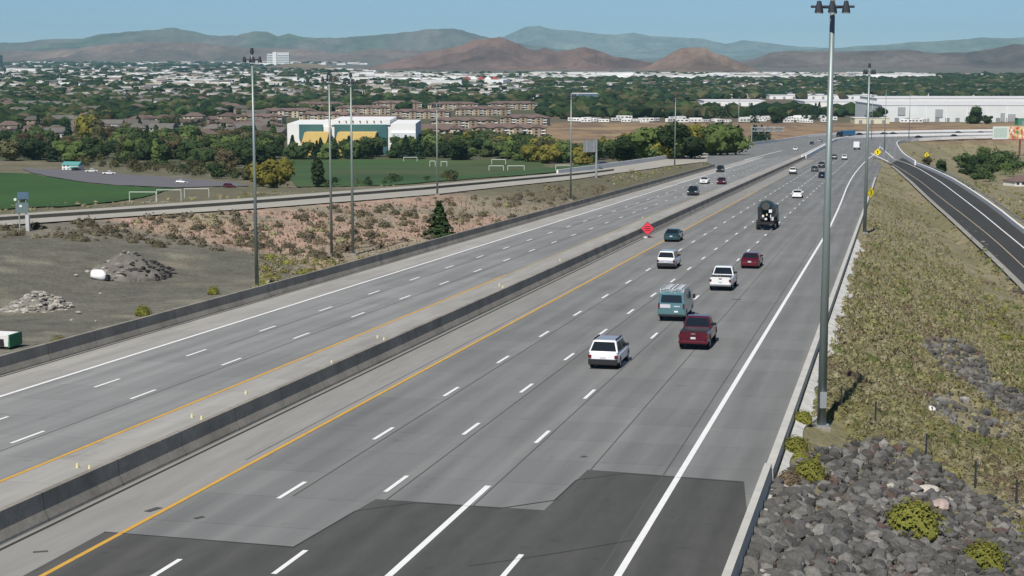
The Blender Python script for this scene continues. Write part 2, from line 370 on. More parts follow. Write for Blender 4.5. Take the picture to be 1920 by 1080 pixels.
# shoulders, patches, markings: parts of the freeway pavement
outer = [(1330, 284), (1440, 267.5), (1500, 258.5), (1560, 252.6), (1620, 250), (1700, 248.3), (1860, 245.8), (1990, 244.3), (2200, 243)]
drape('shoulder', [sv(-400, -50.6), sv(560, -50.6), sv(600, -46.9), sv(-400, -46.9)], R, .006, M_shoulder, road, 120)
drape('shoulder', [sv(-400, -36.0), sv(700, -36.0), sv(700, -31.6), sv(-400, -31.6)], R, .006, M_shoulder, road, 120)
drape('southbound_lanes', [sv(-400, -46.9), sv(560, -46.9), sv(640, -36.0), sv(-400, -36.0)], R, .004, M_south, road, 120)
M_inner = mat('inner_shoulder_concrete', (.27, .265, .245), .9, .12, .06, stretch=(1, .1, 1), fine=.1, fscale=1.5)
drape('shoulder', [sv(-400, -30.6), sv(560, -30.6), sv(560, -27.4), sv(-400, -27.4)], R, .006, M_inner, road, 120)
dark = [on(*p) for p in [(40, 1082), (195, 998), (550, 1027), (705, 936), (1020, 957), (1102, 881), (1395, 903)]] + [sv(60, -5.45), sv(-120, -5.45), sv(-120, -46)]
drape('asphalt_patch', dark, R, .010, M_patch, road, 60)
M_grime = mat('dark_grime', (.085, .085, .08), .9, .3, .4, stretch=(1, .3, 1))
# joints and tar seams
for s0, s1, v in [(48, 500, -30.35), (58, 240, -12.75), (52, 200, -9.6), (60, 420, -23.35), (60, 330, -19.55), (30, 330, -39.25), (100, 420, -42.9), (66, 150, -27.8), (0, 420, -16.0)]:
    w = .05 if v > -30 or v < -31 else .16
    strip('tar_joint', line(s0, s1, v, 80), w, R, .014, M_joint if w > .1 else M_seam, road)
strip('drain_slot', line(-400, 560, -50.35, 80), .16, R, .014, M_joint, road)
def px_line(name, pts, w, m, f=R, dz=.018, step=12): return strip(name, smooth_path([on(*p, f=f) for p in pts], step, 1), w, f, dz, m, road)
for pts, w in [([(548, 1028), (702, 938), (1018, 959), (1100, 883), (1392, 905)], .07), ([(195, 998), (548, 1026)], .07), ([(880, 1062), (1020, 1042), (1120, 1025), (1190, 1013)], .06),
               ([(1090, 857), (1100, 856)], .25), ([(1372, 561), (1390, 562)], .35), ([(365, 973), (382, 969)], .22), ([(275, 960), (300, 952)], .3), ([(62, 1036), (90, 1034)], .18)]:
    px_line('tar_seam' if w < .1 else 'pothole_patch', pts, w, M_grime if w > .1 else M_joint)
# painted lines
strip('yellow_line', line(-400, 330, -27.3, 60), .2, R, .018, M_yellow, road)
M_yfaint = mat('worn_yellow_paint', (.42, .33, .12), .8, .2, .8)
strip('yellow_line', line(330, 560, -27.3, 60), .15, R, .018, M_yfaint, road)
strip('yellow_line', line(-400, 150, -36.0, 60), .2, R, .018, M_yellow, road)
strip('yellow_line', line(150, 330, -36.0, 60), .15, R, .018, M_yfaint, road)
strip('white_edge_line', line(-400, 590, -46.85, 60), .25, R, .018, M_white, road)
strip('white_edge_line', line(-400, 205, -8.95, 60) + smooth_path([on(*p) for p in [(1555, 428), (1575, 385), (1590, 345), (1606, 320), (1626, 299)]], 10, 1), .25, R, .018, M_white, road)
strip('white_lane_line', line(-120, 63.5, -16.25, 60), .25, R, .018, M_white, road)
dash_me = {}
def dash(s0, v, L=3.05, w=.19):
    """one painted dash, shared mesh laid along the road"""
    k = (round(L, 2), w)
    if k not in dash_me:
        a = Vector((SY * L, CY * L, -0.03653 * CY * L)); b = Vector((CY * w / 2, -SY * w / 2, .03653 * SY * w / 2))
        dash_me[k] = mesh('lane_dash', [-b, b, a + b, a - b], [(0, 1, 2, 3)], M_white)
    o = link('lane_dash', dash_me[k], road); x, y = sv(s0, v); o.location = (x, y, float(R(x, y)) + .018)
def s_of(px, py):
    x, y = on(px, py); return x * SY + y * CY
for v, (px, py), a, b in [(-23.75, (555, 920), 30, 560), (-20.0, (750, 908), 30, 560), (-16.25, (1025, 820), 66, 560), (-12.6, (962, 1063), 40, 56), (-39.7, (272, 740), 30, 560), (-43.35, (373, 662), 30, 560)]:
    s0 = s_of(px, py) - 1.5; k = math.ceil((a - s0) / 12.19)
    while s0 + k * 12.19 < b:
        sd_ = s0 + k * 12.19; dash(sd_, v, 3.05, .19 if sd_ < 300 else .22); k += 1
# gore lines and lines of the curve
px_line('white_gore_line', [(1626, 299), (1640, 289), (1650, 276)], .3, M_white)
px_line('white_gore_line', [(1633, 287), (1650, 296), (1666, 303)], .5, M_white)
px_line('white_gore_line', [(1649, 274), (1662, 285), (1675, 297)], .35, M_white)
px_line('white_edge_line', [(1396, 300), (1467, 282)], .4, M_white)
# left ramp
M_curb = mat('asphalt_curb', (.09, .088, .075), .9, .2, .3)
lramp = drape('ramp_pavement', P_LEFT, Rleft, .02, M_beige, step=14)
sweep('asphalt_curb', smooth_path([on(*p, f=Rleft) for p in [(-700, 466), (-300, 436), (0, 413.5), (240, 398), (480, 381.5), (700, 363.5), (820, 354), (1070, 329.5), (1150, 320)]], 10, 1), [(-.2, 0), (.2, 0), (.16, .42), (-.16, .42)], Rleft, M_curb, lramp, base=.03)
# right ramp
rramp = drape('ramp_pavement', P_RAMP, Rramp, .02, M_ramp, step=14)
def rpx(pts): return smooth_path([on(*p, f=Rramp) for p in pts], 8, 1)
strip('white_edge_line', rpx([(1675, 298), (1715, 312), (1765, 342), (1815, 380), (1865, 420), (1920, 465), (2080, 600)]), .22, Rramp, .032, M_white, rramp)
M_ypale = mat('pale_yellow_paint', (.50, .42, .30), .8, .1, .8)
strip('yellow_line', rpx([(1665, 303), (1690, 317), (1727, 341), (1765, 372), (1815, 410), (1865, 450), (1920, 501), (2060, 640)]), .14, Rramp, .032, M_ypale, rramp)
M_verge = mat('verge_concrete', (.3, .29, .25), .9, .15, .3)
strip('concrete_gutter', rpx([(1672, 311), (1713, 346), (1750, 381), (1800, 426), (1862, 483), (1990, 612)]), .8, Rramp, .034, M_verge, rramp)
# ------------------------------------------------------------------ barriers
NJ = [(-.38, 0), (.38, 0), (.36, .1), (.19, .42), (.13, 1.07), (-.13, 1.07), (-.19, .42), (-.36, .1)]
tag(sweep('median_barrier', line(-400, 575, -31.1, 30), NJ, R, M_conc), 'long grey concrete barrier down the middle of the freeway, near face in shade', 'barrier')
tag(sweep('concrete_barrier', line(-400, 470, -50.95, 30), NJ, R, M_conc), 'grey concrete wall along the outer shoulder beside the dirt lot', 'barrier')
EDGE = [(-.17, 0), (.17, 0), (.15, .78), (-.15, .78)]
EDGE2 = [(-.2, -.6), (.34, -.9), (.34, -.1), (.16, -.08), (.14, .76), (-.14, .76)]
tag(sweep('edge_barrier', line(-400, 67, -5.25, 20), EDGE2, R, mat('edge_concrete', (.50, .49, .44), .9, .12, .6), None), 'pale concrete edge barrier between freeway shoulder and rocky slope', 'barrier')
eb = [o for o in COL.objects if o.name == 'edge_barrier'][0]
sweep('low_rail', line(67.05, 250, -5.25, 20) + [sv(330, -5.2), sv(395, -5.3)], [(-.17, -.3), (.22, -.3), (.2, .5), (-.15, .5)], R, mat('edge_concrete'), eb)
V_, F_ = [], []; s_ = 66.0; k = 0
while s_ < 205:       # broken pale concrete apron spilled down the slope behind the barrier
    w = .25 + 1.5 * float(vn(s_ / 4.0, 3.3, 5)) ** 1.6 * (.2 + 1.1 * float(vn(s_ / 17.0, 1.3, 8))) * (1 if vn(s_ / 2.3, 9.1, 4) > .33 else .2)
    a = sv(s_, -4.95); b = sv(s_, -4.95 + w); V_ += [(a[0], a[1], float(R(*a)) - .02), (b[0], b[1], gz(*b) + .10), (b[0], b[1], gz(*b) - .3)]
    if k: F_ += [(3 * k - 3, 3 * k - 2, 3 * k + 1, 3 * k), (3 * k - 2, 3 * k - 1, 3 * k + 2, 3 * k + 1)]
    k += 1; s_ += .8
link('apron', mesh('apron', V_, [q[::-1] for q in F_], mat('broken_concrete', (.55, .54, .50), .9, .25, 1.2)), eb)
med = smooth_path([on(*p) for p in [(1507, 298), (1528, 286), (1552, 273), (1562, 265), (1580, 261), (1610, 258), (1660, 256), (1700, 255.3), (1860, 252.2), (1990, 250.5), (2200, 249)]], 12, 2)
TW = [(-.9, 0), (.9, 0), (.85, 1.3), (.45, 1.3), (.42, .9), (-.42, .9), (-.45, 1.3), (-.85, 1.3)]
jm = MB().add([(NJ[i][0] * 1.02 + (.004 if NJ[i][0] > 0 else -.004), d, NJ[i][1] + (.004 if NJ[i][1] > 1 else 0)) for d in (0, .03) for i in range(8)], [(i, (i + 1) % 8, 8 + (i + 1) % 8, 8 + i) for i in range(1, 8)]).me('expansion_joint', M_joint)
for bn, v_, n_ in (('median_barrier', -31.1, 60), ('concrete_barrier', -50.95, 56)):
    bo = [o for o in COL.objects if o.name == bn][0]
    for i in range(n_):
        x, y = sv(48 + i * 6.1, v_); o = link('expansion_joint', jm, bo); o.location = (x, y, float(R(x, y))); o.rotation_euler = (-math.atan(.0356), 0, -math.atan2(SY, CY))
tag(sweep('twin_barrier', med, TW, R, M_paleconc), 'white twin walled barrier splitting the carriageways where the freeway curves away', 'barrier')
WB = [(-.25, -.3), (.25, -.3), (.2, 1.3), (-.2, 1.3)]
tag(sweep('bridge_barrier', smooth_path([on(*p) for p in [(1045, 328), (1110, 319), (1200, 306), (1250, 298.3)] + outer], 12, 1), WB, R, M_paleconc), 'white far side barrier following the outside of the freeway curve', 'barrier')
tag(sweep('curve_barrier', smooth_path([on(*p) for p in [(1716, 309), (1701, 300), (1691, 291), (1684, 280), (1680.5, 272), (1686, 267.5), (1700, 265), (1730, 262.3), (1860, 257.8), (1990, 255.3), (2200, 253.3)]], 8, 1), WB, R, M_paleconc), 'white barrier round the grassy corner where the ramp leaves the curve', 'barrier')
rb = rpx([(1716, 309), (1765, 329), (1815, 358), (1865, 393), (1920, 438), (2080, 561)])
tag(sweep('ramp_barrier', rb, [(-.2, -.2), (.2, -.2), (.2, .8), (-.2, .8)], Rramp, M_paleconc), 'white concrete barrier along the right edge of the dark ramp', 'barrier')
# w-beam rail behind the ramp barrier
gr = empty('guardrail', (rb[0][0], rb[0][1], float(Rramp(*rb[0])))); tag(gr, 'steel guardrail on posts running just outside the white ramp barrier', 'guardrail')
def offs(pts, d):
    o = []
    for i, p in enumerate(pts):
        a = pts[max(i - 1, 0)]; b = pts[min(i + 1, len(pts) - 1)]; dx, dy = b[0] - a[0], b[1] - a[1]; l = math.hypot(dx, dy) or 1
        o.append((p[0] + dy / l * d, p[1] - dx / l * d))
    return o
M_galv = mat('galvanised_steel', (.42, .44, .45), .5, .1, 2, metal=.5)
gp = offs(rb, -1.5)
rail = sweep('rail', gp, [(-.03, .45), (.03, .5), (.0, .6), (.03, .7), (-.03, .75)], Rramp, M_galv); rail.parent = gr; rail.matrix_parent_inverse = Matrix.Translation(-gr.location)
pm = MB().box(-.07, .07, -.07, .07, -.8, .72).me('post', M_galv)
for p in resample(gp, 9)[::2]:
    o = link('post', pm, gr); o.location = Vector((p[0], p[1], float(Rramp(*p)))) - gr.location
# ------------------------------------------------------------------ mountains
def prof(pts, u): return np.interp(u, [p[0] for p in pts], [p[1] for p in pts])
def ridge(name, D, depth, pts, col, amp, seed, nx=420, ny=70, base=135, rug=1.0, freq=1.0, col2=None):
    """a range whose crest stands at distance D; pts give the crest's height over the horizon"""
    u0, u1 = pts[0][0], pts[-1][0]
    U, T = np.meshgrid(np.linspace(u0, u1, nx), np.linspace(-1, 1, ny))
    Y = D + T * depth; X = (U - 960) / FPX * (D + T * depth * .6)
    crest = CAMZ + (100 - prof(pts, U)) / FPX * D
    jit = (fbm(U / 28 * freq, U * 0 + .5, seed, 4) - .5) * amp * D / FPX
    zb = -60.0
    Hh = np.maximum(crest + jit - zb, 0)
    g = np.where(T < 0, (1 + T) ** 1.25, (1 - T) ** 1.2)
    sc = depth * .5 / freq
    rg = ridged(X / sc + fbm(X / sc, Y / sc, seed + 9) * .8, Y / sc * .8, seed + 3, 5)
    er = (1 - rg) * rug * np.minimum(1, 3.4 * (1 - g)) * 1.15
    Z = zb + Hh * np.clip(g * (1 - er * .9) + (rg - .5) * .12 * (1 - g) * rug, 0, 1.0)
    Z[0, :] = -75; Z[-1, :] = -75
    v = np.stack([X, Y, Z], -1).reshape(-1, 3); ix = np.arange(nx * ny).reshape(ny, nx)
    F = np.stack([ix[:-1, :-1], ix[:-1, 1:], ix[1:, 1:], ix[1:, :-1]], -1).reshape(-1, 4)
    m = mat(name + '_rock', col, .95, .42, .0022, fine=.30, fscale=.012, bump=60, bscale=.004, col2=col2, stretch=(1, .55, 1))  # second tone: brown variety, and darker colour standing in for weak gully shading
    tag(link(name, mesh(name, v, F, m, True)), kind='structure')
ridge('far_mountains', 26000, 3500, [(560, 92), (700, 90), (880, 84), (935, 72), (968, 58), (985, 50), (1010, 47), (1035, 53), (1075, 56), (1100, 60), (1150, 64), (1185, 60), (1215, 67), (1260, 68), (1310, 71), (1355, 82), (1385, 75), (1430, 79), (1500, 88), (1600, 92), (1700, 96)], (.15, .165, .135), 3, 5, rug=.8)
ridge('far_hills', 21000, 3000, [(1250, 125), (1380, 104), (1480, 92), (1560, 90), (1600, 86), (1650, 84), (1700, 79), (1760, 76), (1830, 70), (1880, 72), (1920, 66), (2000, 60), (2200, 56), (2600, 60)], (.13, .15, .11), 3, 15, rug=.8)
ridge('left_mountains', 17000, 2600, [(-500, 80), (-200, 76), (0, 79), (60, 77), (100, 72), (165, 72), (190, 64), (240, 59), (300, 55), (335, 50), (360, 57), (395, 65), (425, 67), (450, 66), (480, 58), (505, 58), (525, 67), (545, 62), (570, 69), (640, 70), (690, 66), (760, 60), (800, 54), (830, 52), (860, 54), (885, 60), (920, 70), (1000, 84), (1100, 98)], (.115, .10, .08), 5, 25, rug=1.2, freq=1.4, col2=(.085, .105, .065))
ridge('left_foothills', 12500, 1500, [(-500, 100), (-100, 96), (60, 95), (150, 90), (230, 80), (330, 77), (370, 78), (430, 85), (500, 90), (570, 92), (640, 98), (700, 90), (760, 92), (850, 98), (950, 100), (1050, 108)], (.165, .115, .09), 5, 35, rug=1.2, freq=1.8, col2=(.11, .085, .065))
ridge('brown_hills', 7000, 950, [(640, 134), (700, 124), (760, 108), (800, 96), (840, 88), (868, 80), (895, 71), (915, 69.5), (938, 68), (960, 76), (985, 88), (1003, 94), (1020, 88), (1040, 95), (1066, 92), (1084, 86.5), (1098, 86), (1118, 93), (1150, 104), (1190, 110), (1225, 118), (1260, 128)], (.175, .108, .085), 5, 45, freq=1.7, rug=1.3, col2=(.085, .062, .055))
ridge('round_hill', 6300, 620, [(1150, 136), (1190, 130), (1215, 122), (1240, 107), (1262, 95), (1276, 88.5), (1298, 87.5), (1318, 88), (1332, 96), (1358, 104), (1395, 121), (1430, 134), (1470, 138)], (.185, .122, .088), 4, 55, nx=260, freq=1.7, rug=1.3, col2=(.09, .064, .052))
ridge('right_hills', 8000, 1300, [(1340, 132), (1400, 112), (1440, 98), (1480, 93), (1520, 94), (1580, 95), (1640, 93), (1690, 90), (1740, 98), (1800, 97), (1850, 90), (1890, 82), (1920, 80), (2000, 74), (2150, 70), (2400, 80)], (.125, .10, .085), 4, 65, freq=1.6, rug=1.2, col2=(.075, .062, .055))
ridge('low_knoll', 6800, 420, [(440, 136), (500, 124), (560, 117), (600, 119), (640, 128), (680, 136)], (.17, .135, .09), 1, 75, nx=160, rug=.5)
# ------------------------------------------------------------------ air
hz = MB().box(-32000, 32000, -2500, 31500, -78, 540).build('haze', None)
tag(hz, kind='stuff')
hm = bpy.data.materials.new('air'); hm.use_nodes = True; hn = hm.node_tree; hn.nodes.clear()
pv = hn.nodes.new('ShaderNodeVolumePrincipled'); ho = hn.nodes.new('ShaderNodeOutputMaterial'); hn.links.new(pv.outputs[0], ho.inputs['Volume'])
pv.inputs['Color'].default_value = (.44, .78, .94, 1); pv.inputs['Density'].default_value = 3.1e-5; pv.inputs['Anisotropy'].default_value = 0.0
hz.data.materials.append(hm)
# ------------------------------------------------------------------ vehicles
M_glass = mat('dark_glass', (.012, .016, .02), .08, spec=.6)
M_tyre = mat('tyre_rubber', (.018, .018, .018), .9)
M_rim = mat('wheel_rim', (.35, .35, .36), .35, metal=.8)
M_black = mat('black_plastic', (.02, .02, .022), .6)
M_red = mat('red_lens', (.13, .008, .012), .25, spec=.6)
M_lamp = mat('clear_lens', (.75, .77, .78), .12, spec=.7)
M_chrome = mat('chrome', (.7, .7, .7), .18, metal=1)
M_plate = mat('number_plate', (.55, .57, .60), .5)
def paint(name, c, metal=.25): return mat(name, c, .32, metal=metal, coat=.8)
P = dict(white=paint('white_car_paint', (.78, .78, .77), 0), silver=paint('silver_car_paint', (.52, .53, .53), .35), maroon=paint('maroon_car_paint', (.10, .004, .017), .3),
    red=paint('dark_red_car_paint', (.12, .005, .013), .3), teal=paint('dark_teal_car_paint', (.022, .075, .082), .4), vanteal=paint('blue_grey_van_paint', (.10, .21, .235), .2), navy=paint('navy_car_paint', (.008, .012, .035), .3),
    grey=paint('grey_car_paint', (.085, .09, .085), .4), black=paint('black_car_paint', (.008, .009, .01), .2), green=paint('dark_green_car_paint', (.012, .03, .028), .3), blue=paint('blue_truck_paint', (.03, .13, .26), .1))
tyre_me = {}
def wheel(t, x, y, r=.34, w=.23):
    k = (r, w)
    if k not in tyre_me:
        tyre_me[k] = (MB().cyl((0, -w / 2, 0), (0, w / 2, 0), r, n=18).me('tyre', M_tyre, bevel=.03), MB().cyl((0, -w / 2 - .012, 0), (0, w / 2 + .012, 0), r * .62, n=12).me('rim', M_rim))
    o = link('wheel', tyre_me[k][0], t); o.location = (x, y, r); link('rim', tyre_me[k][1], o)
def body_outline(L, pts, axles, zb, ra):
    """lower outline from rear to front with round wheel openings; pts run rear bottom, over the top, front bottom"""
    o = list(pts)
    for ax in sorted(axles, reverse=True):
        o += [(ax + ra * math.cos(a), max(zb, zb + ra * 1.05 * math.sin(a))) for a in [math.radians(q) for q in (0, 30, 60, 90, 120, 150, 180)]]
    return o
def quad(mb, a, b, c, d): mb.add([a, b, c, d], [(0, 1, 2, 3)])
KINDS = {   # length, width, height, belt, rear window foot/top, windscreen top/foot, hood z, tail z
    'sedan': (4.8, 1.82, 1.45, .96, .12, .27, .56, .74, .86, 1.02),
    'suv': (4.7, 1.88, 1.72, 1.04, .015, .10, .60, .76, 1.0, 1.04),
    'crossover': (4.7, 1.88, 1.66, 1.0, .02, .11, .60, .76, .96, 1.0),
    'pickup_truck': (5.7, 2.0, 1.9, 1.18, .40, .43, .60, .70, 1.12, 1.18)}
def car(kind, paintm, px, py, label, lane_dir=1, roof=None, rails=False, cover=False, yaw=0.0, ground=None, name=None, group=None, cat=None):
    L, Wd, Ht, zb_, rf, rt, ft, fb, hz_, tz = KINDS[kind]; hw = Wd / 2; r = .38 if kind == 'pickup_truck' else .34
    t = empty(name or kind); cat = cat or {'pickup_truck': 'pickup truck', 'crossover': 'suv'}.get(kind, kind)
    tag(t, label, cat, group)
    ax = (L * .19, L * .81); sill = .34 if kind != 'pickup_truck' else .48
    top = [(.02, sill), (.0, tz * .55), (.03, tz * .86), (L * rf * .5 + .05, tz)]
    if kind == 'pickup_truck': top = [(.02, sill), (0, .6), (.0, tz), (L * .39, tz)]
    top += [(L * fb, zb_ + .0), (L * .93, hz_ * .9), (L - .02, hz_ * .72), (L, sill + .06), (L - .05, sill - .02)]
    out = body_outline(L, top, ax, sill, r + .07)
    def yf(x, z):
        e = min(x, L - x) / .5
        return (1 - .15 * (1 - min(1, e)) ** 1.5) * (1 - .045 * max(0, (z - zb_ * .6) / zb_))
    mb = MB()
    xs = sorted(set([p[0] for p in out]))
    mb.rprism(out, hw, yf, .13); mb.build('body', paintm, t)
    if kind == 'pickup_truck' and not cover:
        MB().box(.12, L * .385, -hw * .86, hw * .86, tz - .02, tz + .008).build('truck_bed', M_black, t)
    if cover: MB().box(.08, L * .39, -hw * .9, hw * .9, tz, tz + .03).build('bed_cover', M_black, t)
    # cabin
    g = [(L * rf, zb_ - .02), (L * rt, Ht - .05), (L * rt + .12, Ht), (L * ft - .1, Ht), (L * ft, Ht - .04), (L * fb, zb_ - .02)]
    tf = lambda x, z: 1 - .22 * max(0, (z - zb_) / (Ht - zb_))
    MB().rprism(g, hw * .93, tf, .10).build('cabin', paintm, t)
    def pt(x0, z0, y, e):
        return (x0, y * hw * .93 * tf(x0, z0), z0)
    def face(mb, x0, z0, x1, z1, k0, k1, m0, m1, off):
        # a pane across the width between two profile points
        dx, dz = x1 - x0, z1 - z0; l = math.hypot(dx, dz); nx, nz = -dz / l * off, dx / l * off
        p = []
        for (u, sgn) in ((m0, 1), (m0, -1), (m1, -1), (m1, 1)):
            x = x0 + dx * u; z = z0 + dz * u; kk = k0 if u == m0 else k1
            p.append((x + nx, sgn * hw * .93 * tf(x, z) * kk, z + nz))
        quad(mb, *p)
    m = MB(); face(m, g[0][0], g[0][1], g[1][0], g[1][1], .90, .86, .12, .93, .014); m.build('rear_window', M_glass, t)
    m = MB(); face(m, g[5][0], g[5][1], g[4][0], g[4][1], .94, .90, .08, .95, -.014); m.build('windscreen', M_glass, t)
    for sg in (1, -1):
        xa, xb = L * rf, L * fb; za, zt = zb_ + .04, Ht - .1; n = 2
        ta = L * rt + .06; tb = L * ft - .03; mid0 = (xa + xb) / 2 + .1; mid1 = (ta + tb) / 2 + .1
        for (b0, b1, t0, t1) in ((xa + .18, mid0 - .05, ta + .1, mid1 - .05), (mid0 + .05, xb - .22, mid1 + .05, tb - .05)):
            y0 = sg * (hw * .93 * tf(0, za) + .012); y1 = sg * (hw * .93 * tf(0, zt) + .012)
            m = MB(); quad(m, (b0, y0, za), (b1, y0, za), (t1, y1, zt), (t0, y1, zt)); m.build('side_window', M_glass, t)
        MB().box(L * fb - .38, L * fb - .2, sg * hw * .97 - .11, sg * hw * .97 + .13, zb_ + .02, zb_ + .19).build('wing_mirror', M_black if kind != 'sedan' else paintm, t, bevel=.02)
        zl = tz * .78
        MB().box(-.02, .16, sg * hw * .84 - .10, sg * hw * .84 + .10, zl - (.12 if kind != 'sedan' else .05), zl + .06).build('taillight', M_red, t)
        MB().box(L - .16, L - .02, sg * hw * .74 - .18, sg * hw * .74 + .16, hz_ * .66, hz_ * .66 + .14).build('headlight', M_lamp, t)
        for a in ax: wheel(t, a, sg * (hw - .14), r)
    MB().box(-.07, .12, -hw * .93, hw * .93, sill - .07, sill + (.26 if kind != 'pickup_truck' else .1)).build('rear_bumper', M_black if kind in ('crossover', 'suv') else (M_chrome if kind == 'pickup_truck' and paintm is P['white'] else paintm), t, bevel=.03)
    MB().box(L - .1, L + .06, -hw * .9, hw * .9, sill - .07, sill + .16).build('front_bumper', M_black if kind != 'sedan' else paintm, t, bevel=.03)
    MB().box(L - .06, L + .02, -hw * .42, hw * .42, hz_ * .55, hz_ * .74).build('grille', M_black, t)
    MB().box(.25, L - .25, -hw * .8, hw * .8, sill - .16, sill).build('underbody', M_black, t)
    MB().box(-.035, -.005, -.16, .16, tz * .6, tz * .6 + .13).build('number_plate', M_plate, t)
    if kind == 'pickup_truck':
        MB().box(-.03, .0, -.14, .14, tz - .17, tz - .1).build('tailgate_handle', M_black if paintm is P['white'] else M_chrome, t)
    if roof: MB().box(L * rt + .2, L * ft - .15, -hw * .6, hw * .6, Ht - .01, Ht + .006).build('roof_tone_panel', roof, t)
    if rails:
        for sg in (1, -1): MB().box(L * rt + .12, L * ft - .2, sg * hw * .70 - .03, sg * hw * .70 + .03, Ht + .0, Ht + .07).build('roof_rail', M_black, t)
    place(t, L, px, py, lane_dir, yaw, ground)
    return t
def place(t, L, px, py, lane_dir=1, yaw=0.0, ground=None):
    """rear (or, for oncoming traffic, front) bumper on the road under the picture point; body stands along the lane"""
    f = ground or R
    x, y = on(px, py, f=f) if f != 'soil' else tuple(at(px, py))[:2]
    a = math.atan2(SY, CY) + yaw; d = Vector((math.sin(a), math.cos(a), 0))
    hgt = (lambda x, y: float(f(x, y))) if f != 'soil' else gz
    c = Vector((x, y, 0))
    if lane_dir < 0: c = c + d * L; d = -d
    z0 = hgt(c.x, c.y); e = c + d * L; z1 = hgt(e.x, e.y)
    fwd = Vector((d.x * L, d.y * L, z1 - z0)).normalized(); left = Vector((-d.y, d.x, 0)); up = fwd.cross(left).normalized()
    left = up.cross(fwd)
    M = Matrix((fwd, left, up)).transposed().to_4x4(); M.translation = Vector((c.x, c.y, z0 + .02)); t.matrix_world = M
    t.location = M.translation; t.rotation_euler = M.to_euler()
M_roofgrey = mat('grey_sunroof', (.30, .31, .32), .3, coat=.3)  # grey of sky reflection on the white roof, painted as a panel
car('crossover', P['white'], 1130, 693, 'white crossover with black roof rails, nearest vehicle to the camera', roof=M_roofgrey, rails=True)
car('pickup_truck', P['maroon'], 1299, 657, 'maroon pickup truck with a tailgate plate, right behind the work van', cover=False)
car('pickup_truck', P['white'], 1350, 546, 'white pickup truck with dark rear window in the third lane')
car('suv', P['silver'], 1248, 505, 'pale silver suv following the dark teal sedan in the left lane')
car('sedan', P['red'], 1405, 504, 'dark red sedan ahead of the white pickup truck', yaw=.02)
car('sedan', P['teal'], 1258, 454, 'dark teal sedan beside the pink roadwork sign')
car('sedan', P['white'], 1494, 372, 'white sedan alone in its lane beyond the mixer truck')
car('suv', P['silver'], 1486, 327, 'silver suv far ahead in the second lane')
car('sedan', P['navy'], 1541, 334, 'navy car beside the tall light mast in the right lane')
car('sedan', P['grey'], 1527, 322, 'dark grey car just left of the navy car')
car('suv', P['black'], 1540, 315, 'black suv just ahead of the dark grey car')
car('suv', P['grey'], 1564, 299, 'grey suv half hidden by the tall light mast')
car('suv', P['white'], 1583, 300, 'white suv behind the white box truck')
car('suv', P['green'], 1297, 367, 'black suv coming towards the camera, nearest of the oncoming cars', lane_dir=-1)
car('sedan', P['white'], 1319, 345, 'white oncoming sedan beside the outer shoulder', lane_dir=-1)
car('sedan', P['maroon'], 1351, 346, 'maroon oncoming car in the inner lane', lane_dir=-1)
car('suv', P['green'], 1349, 323, 'dark green oncoming suv, farthest of the group of four', lane_dir=-1)
car('sedan', P['white'], 1491, 282, 'white oncoming car before the split barrier', lane_dir=-1)
car('sedan', P['black'], 1521, 271, 'black oncoming car near the start of the curve', lane_dir=-1, yaw=.1)
car('sedan', P['silver'], 1536, 266, 'silver oncoming car in the curve beside the tall mast', lane_dir=-1, yaw=.2)
for px_, py_, c_, lb, yw in [(1606, 253.3, 'black', 'black car on the curve left of the second light mast', .9), (1652, 252.3, 'black', 'black car on the curve, left one of a close pair', 1.0), (1669, 252.3, 'navy', 'dark car on the curve, right one of a close pair', 1.0),
        (1716, 258.8, 'black', 'dark car on the near side of the far curve', 1.0), (1783, 256.3, 'black', 'dark car on the near carriageway left of the billboard', 1.1), (1791, 250.2, 'grey', 'dark car on the far carriageway of the curve', 1.1), (1833, 250.4, 'black', 'dark car just left of the billboard on the far carriageway', 1.1)]:
    car('sedan', P[c_], px_, py_, lb, yaw=yw, group='cars far off on the freeway curve')
def truck_base(name, label, cat, L, W, axles, r=.5):
    t = empty(name); tag(t, label, cat); hw = W / 2
    MB().box(.1, L - .3, -.45, .45, .62, .9).build('chassis', M_black, t)
    for a in axles:
        for sg in (1, -1): wheel(t, a, sg * (hw - .2), r, .34)
    return t
def cab(t, x0, x1, hw, z0, z1, m):
    l = x1 - x0
    MB().prism([(x0, z0), (x0, z1 - .1), (x0 + .25, z1), (x1 - l * .32, z1 - .02), (x1 - l * .12, z0 + (z1 - z0) * .48), (x1, z0 + (z1 - z0) * .42), (x1, z0)], -hw, hw, lambda x, z: 1 - .05 * max(0, z - z0 - 1)).build('cab', m, t, bevel=.05)
    a = (x1 - l * .32, z1 - .08); b = (x1 - l * .12, z0 + (z1 - z0) * .5)
    m2 = MB(); quad(m2, (b[0] + .03, hw * .85, b[1]), (b[0] + .03, -hw * .85, b[1]), (a[0] + .05, -hw * .8, a[1]), (a[0] + .05, hw * .8, a[1])); m2.build('windscreen', M_glass, t)
    for sg in (1, -1):
        MB().box(x0 + l * .25, x1 - l * .35, sg * hw * .955 - .02, sg * hw * .955 + .03, z0 + (z1 - z0) * .52, z1 - .2).build('side_window', M_glass, t)
        MB().box(x1 - l * .3, x1 - l * .3 + .12, sg * (hw + .22) - .1, sg * (hw + .22) + .1, z0 + 1, z0 + 1.55).build('wing_mirror', M_black, t)
        MB().box(x1 - .05, x1 + .03, sg * hw * .75 - .15, sg * hw * .75 + .15, z0 + .25, z0 + .45).build('headlight', M_lamp, t)
